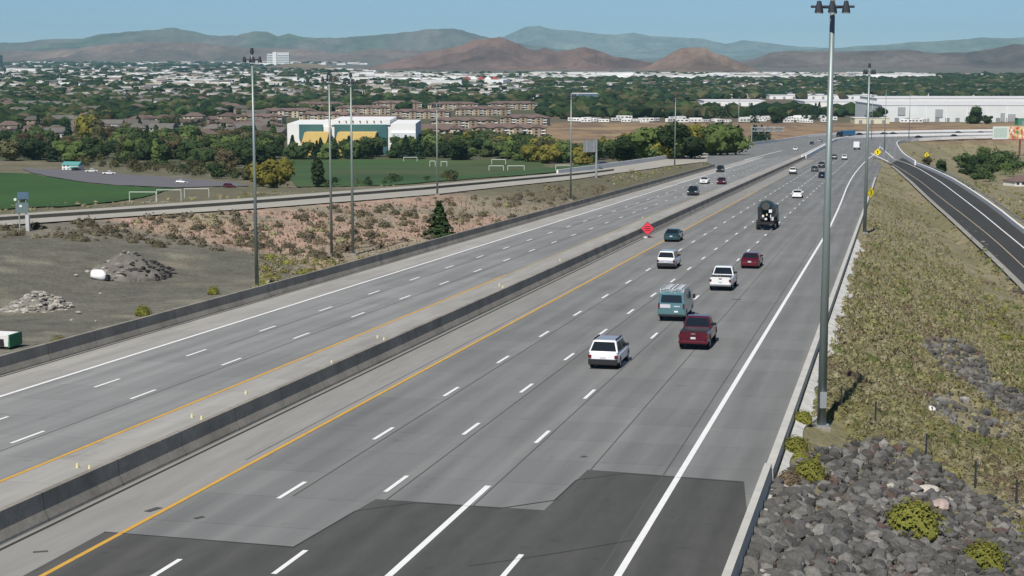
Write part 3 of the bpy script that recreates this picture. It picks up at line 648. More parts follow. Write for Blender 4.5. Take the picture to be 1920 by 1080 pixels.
# work van with ladder rack
t = empty('work_van'); tag(t, 'blue grey work van with a loaded ladder rack on its roof', 'van'); L, hw = 5.6, 1.0
out = body_outline(L, [(.02, .4), (0, 1.0), (.03, 1.35), (L * .72, 1.3), (L * .95, 1.0), (L, .7), (L, .42), (L - .05, .36)], (L * .2, L * .8), .4, .42)
MB().rprism(out, hw, None, .1).build('body', P['vanteal'], t)
tfv = lambda x, z: 1 - .10 * max(0, (z - 1.3) / .8)
MB().prism([(.02, 1.28), (.1, 2.05), (.25, 2.12), (L * .64, 2.12), (L * .70, 2.02), (L * .83, 1.25)], -hw * .98, hw * .98, tfv).build('roof', P['vanteal'], t, bevel=.05)
m = MB(); quad(m, (.045, .78, 1.36), (.045, -.78, 1.36), (.085, -.72, 1.92), (.085, .72, 1.92)); m.v = [(x - .02, y, z) for x, y, z in m.v]; m.build('rear_window', M_glass, t)
m = MB(); quad(m, (L * .83 - .02, .85, 1.3), (L * .70 + .05, .78, 1.98), (L * .70 + .05, -.78, 1.98), (L * .83 - .02, -.85, 1.3)); m.build('windscreen', M_glass, t)
MB().box(-.02, .0, .06, .82, .98, 1.24).build('door_decal', M_plate, t); MB().box(-.02, .0, -.62, -.2, 1.06, 1.14).build('door_decal', M_plate, t)
MB().box(-.03, .0, -.5, -.22, .66, .78).build('number_plate', M_lamp, t); MB().box(-.12, .1, -.92, .92, .36, .52).build('rear_bumper', M_black, t, bevel=.03)
for sg in (1, -1):
    MB().box(-.03, .08, sg * .9 - .06, sg * .9 + .06, .95, 1.3).build('taillight', M_red, t)
    MB().box(L * .72, L * .72 + .15, sg * 1.16 - .1, sg * 1.16 + .1, 1.3, 1.62).build('wing_mirror', M_black, t)
    MB().box(L * .56, L * .70, sg * .96 - .02, sg * .96 + .03, 1.4, 1.9).build('side_window', M_glass, t)
    MB().box(L - .1, L + .02, sg * .75 - .15, sg * .75 + .15, .75, .95).build('headlight', M_lamp, t)
    for a in (L * .2, L * .8): wheel(t, a, sg * (hw - .15), .37)
M_alu = mat('aluminium', (.72, .72, .70), .35, metal=.4)
rk = empty('roof_rack'); rk.parent = t
for x in (.35, 1.3, 2.3, 3.2): MB().box(x, x + .06, -.85, .85, 2.24, 2.3).build('cross_bar', M_alu, rk)
for y in (-.85, .85): MB().box(.3, 3.4, y - .03, y + .03, 2.14, 2.36).build('side_rail', M_alu, rk)
place(t, L, 1258, 603)
for y0, y1, cc in ((-.7, -.3, 1), (.15, .55, 2)):      # ladders lying on the rack: things of their own
    lad = empty('ladder'); tag(lad, ['aluminium ladder on the van roof rack, on the kerb side', 'aluminium ladder on the van roof rack, on the median side'][cc - 1], 'ladder')
    for y in (y0, y1): MB().box(.1, 3.6, y - .03, y + .03, 2.31, 2.4).build('stile', M_alu, lad)
    rg = MB().box(-.02, .02, y0, y1, 2.33, 2.37).me('rung', M_alu)
    for i in range(10): o = link('rung', rg, lad); o.location = (.3 + i * .34, 0, 0)
    lad.matrix_world = t.matrix_world.copy(); lad.location = t.location; lad.rotation_euler = t.rotation_euler
pj = MB().cyl((.3, -.05, 2.36), (3.4, -.05, 2.36), .055, n=8).build('pipe_bundle', M_paleconc); tag(pj, 'white pipe lying between the two ladders on the van roof', 'pipe'); pj.location = t.location; pj.rotation_euler = t.rotation_euler
# mixer truck
M_drum = mat('dark_teal_drum', (.010, .035, .04), .4, coat=.4)
t = truck_base('mixer_truck', 'concrete mixer truck with dark teal drum and cluttered rear', 'truck', 8.8, 2.5, (1.5, 2.9, 7.5))
cab(t, 6.3, 8.8, 1.2, .7, 3.0, M_drum)
mb = MB(); st = [(1.0, 3.15, .5), (1.3, 3.12, .78), (2.6, 2.75, 1.22), (4.2, 2.4, 1.3), (5.3, 2.1, 1.05), (5.9, 1.95, .55)]
for a, b in zip(st[:-1], st[1:]): mb.cyl((a[0], 0, a[1] - .15), (b[0], 0, b[1] - .15), a[2], b[2], n=20, cap=False)
d = mb.build('drum', M_drum, t, smooth=True)
for k in range(3):
    MB().cyl((1.9 + k * 1.1, 0, 2.83 - k * .35), (1.98 + k * 1.1, 0, 2.80 - k * .35), 1.04 + .16 * (1.2 - abs(k - 1.2)), n=20).build('drum_band', M_black, t)
MB().cyl((.75, 0, 3.1), (1.1, 0, 3.0), .52, .42, n=14).build('hopper', M_black, t)
MB().box(-.9, .9, -.05, .05, -.18, .18).build('chute', M_lamp, t).location = (.2, -.75, 1.9); t.children[-1].rotation_euler = (0, .5, 1.1)
MB().box(.1, .4, -.85, -.45, 2.3, 2.7).build('water_tank', P['white'], t); MB().box(.0, .12, -1.1, -.7, 1.3, 1.75).build('fender_plate', M_alu, t)
MB().box(.6, .7, .7, 1.0, .9, 3.0).build('frame_post', M_black, t); MB().box(.6, .7, -1.0, -.7, .9, 3.0).build('frame_post', M_black, t)
MB().box(-.05, .12, -1.15, 1.15, .75, 1.1).build('rear_bumper', M_black, t); MB().box(-.06, .0, -.25, .05, 1.35, 1.6).build('number_plate', M_lamp, t)
MB().box(.0, .15, .15, .4, 1.7, 2.0).build('rear_lamp', M_lamp, t); MB().box(.0, .1, -.3, -.12, 1.9, 2.15).build('warning_panel', mat('cream_paint', (.7, .6, .35), .6), t)
for sg in (1, -1): MB().box(-.07, .0, sg * .85 - .15, sg * .85 + .15, 1.15, 1.3).build('taillight', M_red, t); MB().box(.9, 3.6, sg * 1.02 - .2, sg * 1.02 + .2, 1.1, 1.2).build('mudguard', M_black, t)
place(t, 8.8, 1434, 432)
# white box truck
t = truck_base('box_truck', 'white box truck driving into the curve, seen from behind', 'truck', 7.6, 2.4, (1.6, 6.4), .45)
MB().box(0, 5.4, -1.22, 1.22, .95, 3.5).build('cargo_box', P['white'], t, bevel=.04); MB().box(-.03, 0, -1.05, 1.05, 1.15, 3.3).build('roll_door', M_lamp, t)
cab(t, 5.5, 7.6, 1.1, .6, 2.6, P['white']); MB().box(-.1, .1, -1.1, 1.1, .55, .75).build('rear_bumper', M_black, t)
for sg in (1, -1): MB().box(-.05, -.01, sg * 1.0 - .12, sg * 1.0 + .12, .8, .92).build('taillight', M_red, t)
place(t, 7.6, 1605.5, 281, yaw=.05)
# blue semi on the curve
t = truck_base('semi_truck', 'dark truck with a blue trailer coming round the far curve', 'truck', 14, 2.5, (1.6, 2.9, 9.6, 10.9, 13.2))
MB().box(0, 10, -1.25, 1.25, 1.15, 3.9).build('trailer', P['blue'], t, bevel=.05); cab(t, 10.6, 14, 1.2, .6, 3.3, P['navy'])
place(t, 14, 1570, 257, lane_dir=-1, yaw=.75)
# parked by the sports fields
car('pickup_truck', P['white'], 160, 324, 'white pickup parked by the small white house', yaw=1.15, ground='soil')
car('pickup_truck', P['white'], 192, 328, 'white pickup parked right of another white pickup', yaw=1.2, ground='soil')
car('sedan', P['silver'], 329, 344, 'pale silver car parked alone beside the grass field', yaw=1.3, ground='soil')
car('suv', P['red'], 418, 352, 'red vehicle parked by shrubs near the left light mast', yaw=1.2, ground='soil')
car('suv', P['black'], 134, 321, 'black vehicle parked right in front of the small white house', yaw=1.0, ground='soil')
for i, (a, b, c_) in enumerate([(888, 278, 'white'), (899, 278, 'silver'), (909, 278, 'white'), (1035, 300, 'white'), (1062, 303, 'silver'), (1075, 303, 'white'), (1190, 298, 'silver'), (1118, 312, 'navy')]):
    car('sedan', P[c_], a, b, 'small pale car parked between the green trees beyond the field' if c_ != 'navy' else 'dark car on the lane behind the far ramp barrier', yaw=1.3, ground='soil', group='cars parked among the trees beyond the sports field' if c_ != 'navy' else None)
# ------------------------------------------------------------------ masts, signs, billboard
M_pole = mat('mast_steel', (.25, .30, .285), .45, .08, .6, metal=.45)
M_dark = mat('dark_steel', (.03, .035, .045), .6)
def V(t): return Vector((t[0], t[1], 0))
def mast(px, py, top, label, ground=None, big=False, r0=.22, headyaw=0.3):
    """tall lighting mast standing on the ground below picture point px, py; height from the picture"""
    if ground is None: p = at(px, py)
    else: x, y = on(px, py, f=ground); p = Vector((x, y, float(ground(x, y))))
    c = ray(px, top)[2] / ray(px, top)[1]; h = CAMZ + c * p.y - p.z
    t = empty('light_mast', p); tag(t, label, 'light mast', 'high mast lights along the freeway')
    mb = MB().cyl((0, 0, 0), (0, 0, h), r0, r0 * .5, n=16)
    mb.build('pole', M_pole, t, smooth=True); MB().box(-.4, .4, -.4, .4, -.5, .12).build('base', M_conc, t)
    MB().cyl((0, 0, .12), (0, 0, .2), r0 * 1.7, n=12).build('base_flange', M_galv, t)
    ring = MB(); q = 16; R0 = .5
    for k in range(q):
        a, b = 2 * math.pi * k / q, 2 * math.pi * (k + 1) / q
        ring.cyl((R0 * math.cos(a), R0 * math.sin(a), h - .75), (R0 * math.cos(b), R0 * math.sin(b), h - .75), .05, n=6)
    for k in range(4): a = math.pi * k / 2 + .4; ring.cyl((0, 0, h - .75), (R0 * math.cos(a), R0 * math.sin(a), h - .75), .04, n=6)
    ring.build('ring', M_dark, t); MB().cyl((0, 0, h - .15), (0, 0, h + .35), .2, .14, n=10).build('head_cap', M_dark, t)
    lum = MB().cyl((0, 0, -.26), (0, 0, -.06), .2, .17, n=12).cyl((0, 0, -.06), (0, 0, .3), .17, .09, n=10).me('luminaire', M_dark); lens = MB().cyl((0, 0, -.29), (0, 0, -.262), .18, n=12).me('lens', M_lamp)
    nl = 6 if big else 4
    for k in range(nl):
        a = 2 * math.pi * k / nl + headyaw; e = empty('lamp_arm'); bpy.data.objects.remove(e)
        ar = MB().cyl((R0 * math.cos(a), R0 * math.sin(a), h - .75), (.8 * math.cos(a), .8 * math.sin(a), h - .7), .04, n=6).build('lamp_arm', M_dark, t)
        o = link('luminaire', lum, t); o.location = (.74 * math.cos(a), .74 * math.sin(a), h - .75); link('lens', lens, o)
    if big:
        MB().cyl((-1.05, 0, h - .72), (1.05, 0, h - .72), .06, n=8).build('cross_arm', M_dark, t)
        MB().box(-.16, .16, -r0 - .12, -r0 + .02, 1.1, 1.9).build('access_cover', M_galv, t)
    return t
mast(1540, 803, -16, 'tall grey light mast beside the edge barrier, closest to the camera', big=True, r0=.235)
mast(482, 540, 97, 'light mast with a dark lamp head at the left, behind the dirt lot wall', r0=.19)
mast(622, 480, 136, 'slim light mast on the shrubby lot, left one of a close pair', r0=.17)
mast(662, 478, 142, 'slim light mast on the shrubby lot, right one of a close pair', r0=.19)
mast(820, 366, 190, 'light mast at the left ramp, above the dark green conifer', r0=.17)
mast(1070, 376, 172, 'light mast on the pink shrubby bank, right of the conifer', r0=.17)
mast(1265, 312, 182, 'light mast standing at the white barrier left of the merging ramp', r0=.2)
mast(1384, 276, 180, 'thin far light mast behind the white barrier, right of the ramp merge', r0=.2)
mast(1621, 438, 124, 'light mast beside the slope with the yellow curve sign at it', r0=.24)
mast(1658, 285, 168, 'light mast in the gore beside the small yellow sign', r0=.24)
mast(1704, 262, 172, 'far light mast above the curve, between gore and billboard', r0=.26)
mast(1634, 262, 178, 'far slim pole beside the curve, left of the gore mast', r0=.2)
# diamond signs
M_signy = mat('yellow_sign', (.85, .68, .02), .5); M_pink = mat('pink_orange_sign', (.80, .06, .09), .5); M_blk = mat('sign_black', (.01, .01, .01), .6)
def diamond(px, py, size, facem, label, postlen, yaw=0.0, symbol='arrow', ground=None, back=.0):
    f = ground
    if f is None: p = at(px, py)
    else: x, y = on(px, py, f=f); p = Vector((x, y, float(f(x, y))))
    t = empty('warning_sign' if facem is M_signy else 'roadwork_sign', p, yaw); tag(t, label, 'sign')
    h = postlen; s = size / 2 * 1.414
    pb = MB()
    for dx in ((-.25, .25) if facem is M_signy and size > 1.4 else (0,)): pb.box(dx - .035, dx + .035, .02, .09, -.1, h + s * .4)
    pb.build('post', M_galv, t)
    def dm(q, y0, y1): return MB().add([(0, y0, h - q), (q, y0, h), (0, y0, h + q), (-q, y0, h), (0, y1, h - q), (q, y1, h), (0, y1, h + q), (-q, y1, h)], [(0, 1, 2, 3), (7, 6, 5, 4), (0, 4, 5, 1), (1, 5, 6, 2), (2, 6, 7, 3), (3, 7, 4, 0)])
    dm(s, 0, -.02).build('border', M_blk, t); dm(s * .93, -.022, -.026).build('face', facem, t)
    if symbol == 'arrow':
        q = s * .42; w = s * .09
        MB().box(-w, w, -.034, -.03, h - q, h + q * .3).build('arrow', M_blk, t)
        MB().add([(-w * 3, -.032, h + q * .25), (w * 3, -.032, h + q * .25), (0, -.032, h + q)], [(0, 1, 2)]).build('arrow_head', M_blk, t)
    elif symbol == 'curve':
        q = s * .45; w = s * .1
        MB().add([(-w, -.032, h - q), (w, -.032, h - q), (w * 2.6, -.032, h), (w * .6, -.032, h + w)], [(0, 1, 2, 3)]).add([(w * .6, -.032, h), (w * 2.6, -.032, h), (w, -.032, h + q * .6), (-w, -.032, h + q * .6)], [(0, 1, 2, 3)]).build('arrow', M_blk, t)
        MB().add([(-w * 2.6, -.034, h + q * .5), (w * 1.8, -.034, h + q * .5), (-w * .6, -.034, h + q * 1.15)], [(0, 1, 2)]).build('arrow_head', M_blk, t)
    else:
        for k in range(3): MB().box(-s * (.5 - abs(k - 1) * .12), s * (.5 - abs(k - 1) * .12), -.034, -.03, h + s * (.26 - k * .26) - .035, h + s * (.26 - k * .26) + .035).build('text_bar', M_blk, t)
    return t
diamond(1645, 303, 1.9, M_signy, 'yellow diamond sign with black arrow in the gore', 3.1, .1)
diamond(1737, 305, 1.9, M_signy, 'yellow diamond sign among shrubs inside the curve', 3.0, .35, back=1)
diamond(1632, 383, 1.5, M_signy, 'yellow curve sign on the slope beside the light mast', 2.0, .75, 'curve')
t = diamond(1214, 446, 1.22, M_pink, 'bright pink roadwork diamond standing at the median barrier', 1.15, .15, 'text', R)
MB().box(-.5, -.1, -.3, .3, 0, .16).build('sandbag', M_lamp, t, bevel=.05); MB().box(.15, .4, -.25, .25, 0, .2).build('foot', M_red, t)
for dx in (-.35, .35): MB().cyl((dx, .3, 0), (0, .05, 1.0), .03, n=6).build('leg', M_galv, t)
# billboard
M_bred = mat('billboard_red', (.22, .03, .045), .7)
p = at(1912, 293); t = empty('billboard', p, .15); tag(t, 'roadside billboard on a single dark red post above the curve', 'billboard')
sc = p.y / FPX; zt = CAMZ + ray(1912, 237)[2] / ray(1912, 237)[1] * p.y - p.z; zb = CAMZ + ray(1912, 261)[2] / ray(1912, 261)[1] * p.y - p.z
x0 = (1857 - 1912) * sc; x1 = (1960 - 1912) * sc
MB().cyl((0, 0.5, -1), (0, .5, zb), .5, n=14).build('post', M_bred, t)
MB().box(x0, x1, 0, .6, zb - .4, zb - .02).build('catwalk', M_bred, t); MB().box(x0, x1, .1, .5, zb, zt).build('frame', M_paleconc, t)
MB().box(x0 + .1, x0 + 31 * sc, .05, .09, zb + .1, zt - .1).build('notice_panel', mat('pale_mint_print', (.62, .70, .66), .6), t)
MB().box(x0 + .6, x0 + 28 * sc, .03, .045, zb + 1, zt - .8).build('text_block', mat('grey_mint_print', (.45, .55, .50), .6, .15, 1.2), t)
pic = mat('food_print', (.55, .12, .10), .6, .4, .9, col2=(.75, .60, .30)); MB().box(x0 + 31.5 * sc, x1 - .1, .05, .09, zb + .1, zt - .1).build('picture_panel', pic, t)
for k in range(9):
    a = random.uniform(x0 + 34 * sc, x1 - 1.5); b = random.uniform(zb + 1, zt - 1.4)
    MB().cyl((a, .05, b), (a, .02, b), random.uniform(.5, 1.0), n=10).build('picture_blob', [mat('cream_print', (.8, .72, .5), .6), mat('white_print', (.85, .85, .8), .6), mat('green_print', (.12, .3, .08), .6)][k % 3], t)
# overhead sign seen from behind, left ramp
def gantry(px, py, top, sx0, sx1, sy0, sy1, label, right=False, truss=False):
    p = at(px, py); t = empty('sign_gantry', p); tag(t, label, 'sign'); sc = p.y / FPX
    zz = lambda q: CAMZ + ray(px, q)[2] / ray(px, q)[1] * p.y - p.z
    MB().cyl((0, 0, -.4), (0, 0, zz(top)), .28, .2, n=10).build('post', M_galv, t)
    xa, xb = (sx0 - px) * sc, (sx1 - px) * sc
    for q in (sy0 + 3, sy1 - 3): MB().cyl((0, 0, zz(q)), (xa if not right else xb, 0, zz(q)), .12, n=8).build('arm', M_galv, t)
    if truss:
        m = MB(); k = xa; z0, z1 = zz(sy1 - 3), zz(sy0 + 3); up = True
        while k < xb - 1.5: m.cyl((k, 0, z0 if up else z1), (k + 1.8, 0, z1 if up else z0), .07, n=6); k += 1.8; up = not up
        o = m.build('lattice', M_galv, t); o['kind'] = 'stuff'
        for a in (.12, .42, .72): MB().box(xa + (xb - xa) * a, xa + (xb - xa) * (a + .2), .15, .25, z0 - .3, z1 + .3).build('sign_panel', mat('sign_back', (.17, .19, .20), .7, .1, 1), t)
        return
    MB().box(xa, xb, -.28, -.2, zz(sy1), zz(sy0)).build('sign_panel', mat('sign_back', (.17, .19, .20), .7, .1, 1), t)
    k = xa + .8
    while k < xb: MB().box(k, k + .12, -.36, -.28, zz(sy1), zz(sy0)).build('stiffener', M_galv, t); k += 1.6
gantry(1118, 333, 262, 1093, 1117, 263, 285, 'cantilever sign seen from behind at the left ramp')
gantry(1409, 276, 234, 1411, 1470, 236, 249, 'overhead sign seen from behind, beyond the white barrier', True, True)
# roadside equipment sign at the far left
p = at(44, 432); t = empty('sign_structure', p); tag(t, 'blue grey two post sign structure with cabinet at the left ramp', 'sign'); sc = p.y / FPX
zz = lambda q: CAMZ + ray(44, q)[2] / ray(44, q)[1] * p.y - p.z
for dx in (-.42, .38): MB().box(dx - .06, dx + .06, -.06, .06, -.6, zz(364)).build('post', M_galv, t)
M_bl = mat('blue_grey_panel', (.09, .15, .22), .5, .1, 2)
MB().box(-.48, .82, -.2, -.1, zz(373), zz(360)).build('upper_panel', M_bl, t); MB().box(-.75, .75, -.2, -.1, zz(399), zz(380)).build('lower_panel', mat('teal_grey_panel', (.14, .19, .19), .5), t)
MB().box(-.1, .3, -.3, .1, zz(378), zz(374)).build('beacon_box', M_black, t); MB().cyl((-.8, -.1, zz(374)), (-.8, .1, zz(374)), .16, n=12).build('beacon', M_lamp, t)
MB().box(.35, .75, -.3, .2, -.5, zz(403)).build('cabinet', M_alu, t); MB().box(-.3, .0, -.23, -.2, zz(388), zz(384)).build('label_plate', M_lamp, t)
# ------------------------------------------------------------------ small marker posts on the median shoulder
mkp = MB().cyl((0, 0, 0), (0, 0, .2), .07, .05, n=8).me('marker_post', mat('pale_yellow_plastic', (.72, .66, .35), .6))
for (a, b) in [(145, 877), (168, 881), (360, 783), (378, 787), (461, 739), (622, 682), (648, 681), (708, 634), (720, 638), (936, 536), (943, 540), (1050, 489), (1205, 409), (1286, 370)]:
    x, y = on(a, b); o = link('marker_post', mkp); o.location = (x, y, float(R(x, y))); tag(o, 'small pale yellow marker standing on the inner shoulder behind the median barrier', 'marker', 'pale markers along the median barrier')
# fence posts on the right slope
fp = MB().box(-.04, .04, -.04, .04, -.3, 1.35).me('fence_post', M_dark)
for (a, b) in [(1641, 800), (1736, 862), (1828, 915), (1577, 770), (1905, 950)]:
    p = at(a, b); o = link('fence_post', fp); o.location = p; tag(o, 'thin dark fence post standing in the shrubs above the rocks', 'post', 'thin fence posts on the slope')
def proj(p):
    y = p[1] * CP - (p[2] - CAMZ) * SP; z = p[1] * SP + (p[2] - CAMZ) * CP
    return 960 + FPX * p[0] / y, 540 - FPX * z / y
LM = [(1712, 975, 'the big round lime shrub'), (1740, 925, 'the pale pointed slab'), (1845, 1066, 'the lower lime shrub'), (1540, 800, 'the tall light mast'), (1500, 900, 'the bright lime shrubs'), (1395, 1010, 'the end of the edge barrier'), (1746, 770, 'the small white stone'), (1632, 355, 'the yellow curve sign'), (1621, 435, 'the second light mast'),
      (1700, 330, 'the ramp gore'), (1800, 425, 'the ramp bend'), (1900, 505, 'the lower ramp'), (1737, 290, 'the far diamond sign'), (1560, 600, 'the middle of the edge barrier'), (1760, 655, 'the upper rock patch'), (1736, 830, 'the second fence post'), (1850, 560, 'the ramp side rocks'), (44, 400, 'the blue sign structure'), (250, 480, 'the gravel heap'), (482, 500, 'the left light mast'), (640, 470, 'the twin masts'), (825, 420, 'the lone conifer'),
      (820, 360, 'the mast at the ramp'), (1070, 360, 'the mast on the pink bank'), (1265, 300, 'the mast at the white barrier'), (137, 310, 'the small white house'), (337, 340, 'the lone parked car'), (430, 345, 'the red vehicle'), (510, 320, 'the big yellow green tree'), (270, 370, 'the soccer goals'), (930, 310, 'the far goals'), (560, 270, 'the left yellow wing'), (670, 270, 'the right yellow wing'), (760, 260, 'the hall end wall'),
      (165, 240, 'the golden tree'), (960, 245, 'the cream apartments'), (1118, 280, 'the cantilever sign'), (1380, 260, 'the overhead sign'), (1830, 215, 'the big warehouse tree'), (1890, 250, 'the billboard'), (1550, 220, 'the tall mast shaft')]
def where(p):
    a, b = proj(p); q = min(LM, key=lambda t: math.hypot(t[0] - a, (t[1] - b) * 1.5)); dx, dy = a - q[0], b - q[1]
    if math.hypot(dx, dy) < 22: return 'beside ' + q[2]
    if abs(dx) > abs(dy) * 1.3: return ('right of ' if dx > 0 else 'left of ') + q[2]
    return ('below ' if dy > 0 else 'above ') + q[2]
# ------------------------------------------------------------------ leaf masses and stones
def unit(n, rng):
    d = rng.normal(size=(n, 3)); return d / np.linalg.norm(d, axis=1, keepdims=True)
def quads(c, nrm, size, rng):
    """leaf sprays: small quads at c facing roughly nrm"""
    n = len(c); a = np.cross(nrm, unit(n, rng)); a /= np.linalg.norm(a, axis=1, keepdims=True) + 1e-9; b = np.cross(nrm, a)
    s = size[:, None]; v = np.stack([c - a * s - b * s * .7, c + a * s - b * s * .7, c + a * s * .8 + b * s * .8, c - a * s * .8 + b * s * .7], 1)
    return v.reshape(-1, 3)
def crown_pts(kind, n, rng):
    """centres, facing and relative sizes for a crown one metre high and about one metre wide, base at 0"""
    if kind == 'round':
        k = 9; lc = np.stack([rng.uniform(-.30, .30, k), rng.uniform(-.30, .30, k), rng.uniform(.16, .72, k)], 1); lr = rng.uniform(.16, .28, k); lc[0] = (0, 0, .42); lr[0] = .36
        w = rng.integers(0, k, n); d = unit(n, rng); d[:, 2] = np.where(d[:, 2] < -.5, -d[:, 2], d[:, 2]); c = lc[w] + d * (lr[w] * rng.uniform(.72, 1.06, n))[:, None]
    elif kind == 'column':
        t = rng.uniform(0, 1, n) ** .8; r = .16 * np.sin(np.pi * np.clip(t * .9 + .08, 0, 1)) ** .6; a = rng.uniform(0, 2 * math.pi, n)
        d = np.stack([np.cos(a), np.sin(a), rng.uniform(-.1, .5, n)], 1); c = np.stack([np.cos(a) * r * rng.uniform(.6, 1.1, n), np.sin(a) * r * rng.uniform(.6, 1.1, n), t], 1)
    elif kind == 'conifer':
        t = rng.uniform(0, 1, n) ** 1.3; r = .27 * (1 - t) * (1 + .25 * np.sin(t * 34)) + .02; a = rng.uniform(0, 2 * math.pi, n)
        r = r * (1 + .2 * np.sin(a * 5 + t * 9)); q = rng.uniform(.55, 1.08, n)
        d = np.stack([np.cos(a), np.sin(a), .5 + 0 * a], 1); c = np.stack([np.cos(a) * r * q, np.sin(a) * r * q, t * .97 + .03], 1)
    else:   # shrub
        d = unit(n, rng); d[:, 2] = np.abs(d[:, 2]); lob = 1 + .22 * np.sin(np.arctan2(d[:, 1], d[:, 0]) * 3 + rng.uniform(0, 6)) * (1 - d[:, 2])
        c = d * (rng.uniform(.35, .52, n) * lob)[:, None]; c[:, 2] *= 1.3
    nn = d + rng.normal(size=d.shape) * .45; nn[:, 2] += .25
    return c, nn / np.linalg.norm(nn, axis=1, keepdims=True)
def tree_crown(name, kind, n, size, seed, m):
    if kind != 'round': return leaf_mesh(name, kind, n, size, seed, m)
    rng = np.random.default_rng(seed); k = 10
    lc = np.stack([rng.uniform(-.30, .30, k), rng.uniform(-.30, .30, k), rng.uniform(.10, .74, k)], 1); lr = rng.uniform(.14, .26, k) ; lc[0] = (0, 0, .40); lr[0] = .34; lc[1] = (.1, -.05, .16); lr[1] = .24; lc[2] = (-.12, .05, .2); lr[2] = .24
    lc[:, :2] *= (1.15 - .6 * np.abs(lc[:, 2:3] - .4)); w = rng.integers(0, k, n); d = unit(n, rng); c = lc[w] + d * (lr[w] * rng.uniform(.82, 1.12, n))[:, None]
    nn = d + rng.normal(size=d.shape) * .4; nn[:, 2] += .25; nn /= np.linalg.norm(nn, axis=1, keepdims=True); q = quads(c, nn, rng.uniform(.5, 1.3, n) * size, rng)
    V = [q]; F = np.arange(4 * n).reshape(-1, 4).tolist(); b = 4 * n
    for i in range(k):
        v = I1v * (1 + rng.uniform(-.2, .2, (len(I1v), 1))) * lr[i] * .92 + lc[i]; V.append(v); F += (I1f + b).tolist(); b += len(v)
    return mesh(name, np.concatenate(V).tolist(), F, m)
def leaf_mesh(name, kind, n, size, seed, m):
    rng = np.random.default_rng(seed); c, nn = crown_pts(kind, n, rng); v = quads(c, nn, rng.uniform(.6, 1.3, n) * size, rng)
    return mesh(name, v.tolist(), np.arange(4 * n).reshape(-1, 4).tolist(), m)
def big_mesh(name, v, f, cols, m, kind='stuff', smooth=False):
    me = bpy.data.meshes.new(name); f = np.asarray(f); k = f.shape[1]
    me.vertices.add(len(v)); me.vertices.foreach_set('co', np.asarray(v, dtype=np.float32).ravel()); me.loops.add(f.size); me.loops.foreach_set('vertex_index', f.ravel())
    me.polygons.add(len(f)); me.polygons.foreach_set('loop_start', np.arange(len(f)) * k); me.update(calc_edges=True)
    if cols is not None:
        a = me.color_attributes.new('Col', 'FLOAT_COLOR', 'POINT'); a.data.foreach_set('color', np.concatenate([cols, np.ones((len(cols), 1))], 1).astype(np.float32).ravel())
    me.materials.append(m); me.polygons.foreach_set('use_smooth', [smooth] * len(f)); o = link(name, me); tag(o, kind=kind); return o
def ico(sub):
    bm = bmesh.new(); bmesh.ops.create_icosphere(bm, subdivisions=sub, radius=1); v = np.array([q.co[:] for q in bm.verts]); f = np.array([[w.index for w in q.verts] for q in bm.faces]); bm.free(); return v, f
I1v, I1f = ico(1); I2v, I2f = ico(2)
def stone_verts(rng, sub=2):
    b = I2v if sub == 2 else I1v; v = b.copy()
    for _ in range(7):            # chop facets off a ball
        d = unit(1, rng)[0]; h = rng.uniform(.55, .85); e = v @ d - h; v = v - np.clip(e, 0, None)[:, None] * d
    return v * rng.uniform(.7, 1.25, 3)
def free(p):
    v = p[0] * CY - p[1] * SY
    if p[1] < 560 and -51.6 < v < -3.9: return False
    X, Y = np.array([p[0]]), np.array([p[1]])
    return all(pdist(X, Y, q)[0] > .5 for q in (P_RAMP, P_LEFT)) and (p[1] < 540 or pdist(X, Y, P_MAIN)[0] > .8)
def inpoly(a, b, P):
    c = False; j = len(P) - 1
    for i in range(len(P)):
        if (P[i][1] > b) != (P[j][1] > b) and a < (P[j][0] - P[i][0]) * (b - P[i][1]) / (P[j][1] - P[i][1]) + P[i][0]: c = not c
        j = i
    return c
def spots(poly, n, rng): return [p for p in (at(a, b) for a, b in px_scatter(poly, n, rng) if not ((inpoly(a, b, ROCK[1]) or inpoly(a, b, ROCK[2])) and rng.random() < .93) and not (1505 < a < 1590 and 785 < b < 860)) if free(p)]
def px_scatter(poly, n, rng, f=at, minpx=0):
    xs = [p[0] for p in poly]; ys = [p[1] for p in poly]; o = []; tries = 0
    P = np.array(poly, float)
    while len(o) < n and tries < n * 30:
        tries += 1; a, b = rng.uniform(min(xs), max(xs)), rng.uniform(min(ys), max(ys)); c = False; j = len(poly) - 1
        for i in range(len(poly)):
            if (P[i, 1] > b) != (P[j, 1] > b) and a < (P[j, 0] - P[i, 0]) * (b - P[i, 1]) / (P[j, 1] - P[i, 1]) + P[i, 0]: c = not c
            j = i
        if c: o.append((a, b))
    return o
M_leafv = mat('shrub_leaves', attr='Col', rough=.9, spec=.1, noise=.2, scale=2.5)
M_stonev = mat('stone', attr='Col', rough=.9, noise=.25, scale=3.0, bump=.05, bscale=12)
# ---- the road's riprap slope: basalt boulders
rng = np.random.default_rng(3)
ROCK = [[(1372, 1100), (1400, 1040), (1440, 930), (1475, 880), (1545, 845), (1640, 822), (1720, 845), (1800, 905), (1850, 935), (1985, 960), (1990, 1180), (1350, 1200)],
        [(1725, 640), (1770, 632), (1830, 655), (1870, 720), (1950, 745), (1960, 800), (1900, 790), (1835, 735), (1760, 690)],
        [(1735, 735), (1790, 740), (1900, 800), (1880, 830), (1800, 810), (1735, 770)]]
STRIPR = [(1800, 395), (1830, 420), (1890, 500), (1960, 600), (1990, 680), (1930, 600), (1870, 520), (1790, 440)]
stones = [(p, 0) for p in px_scatter(ROCK[0], 4600, rng)] + [(p, 1) for p in px_scatter(ROCK[1], 560, rng)] + [(p, 1) for p in px_scatter(ROCK[2], 130, rng)] + [(p, 2) for p in px_scatter(STRIPR, 130, rng)]
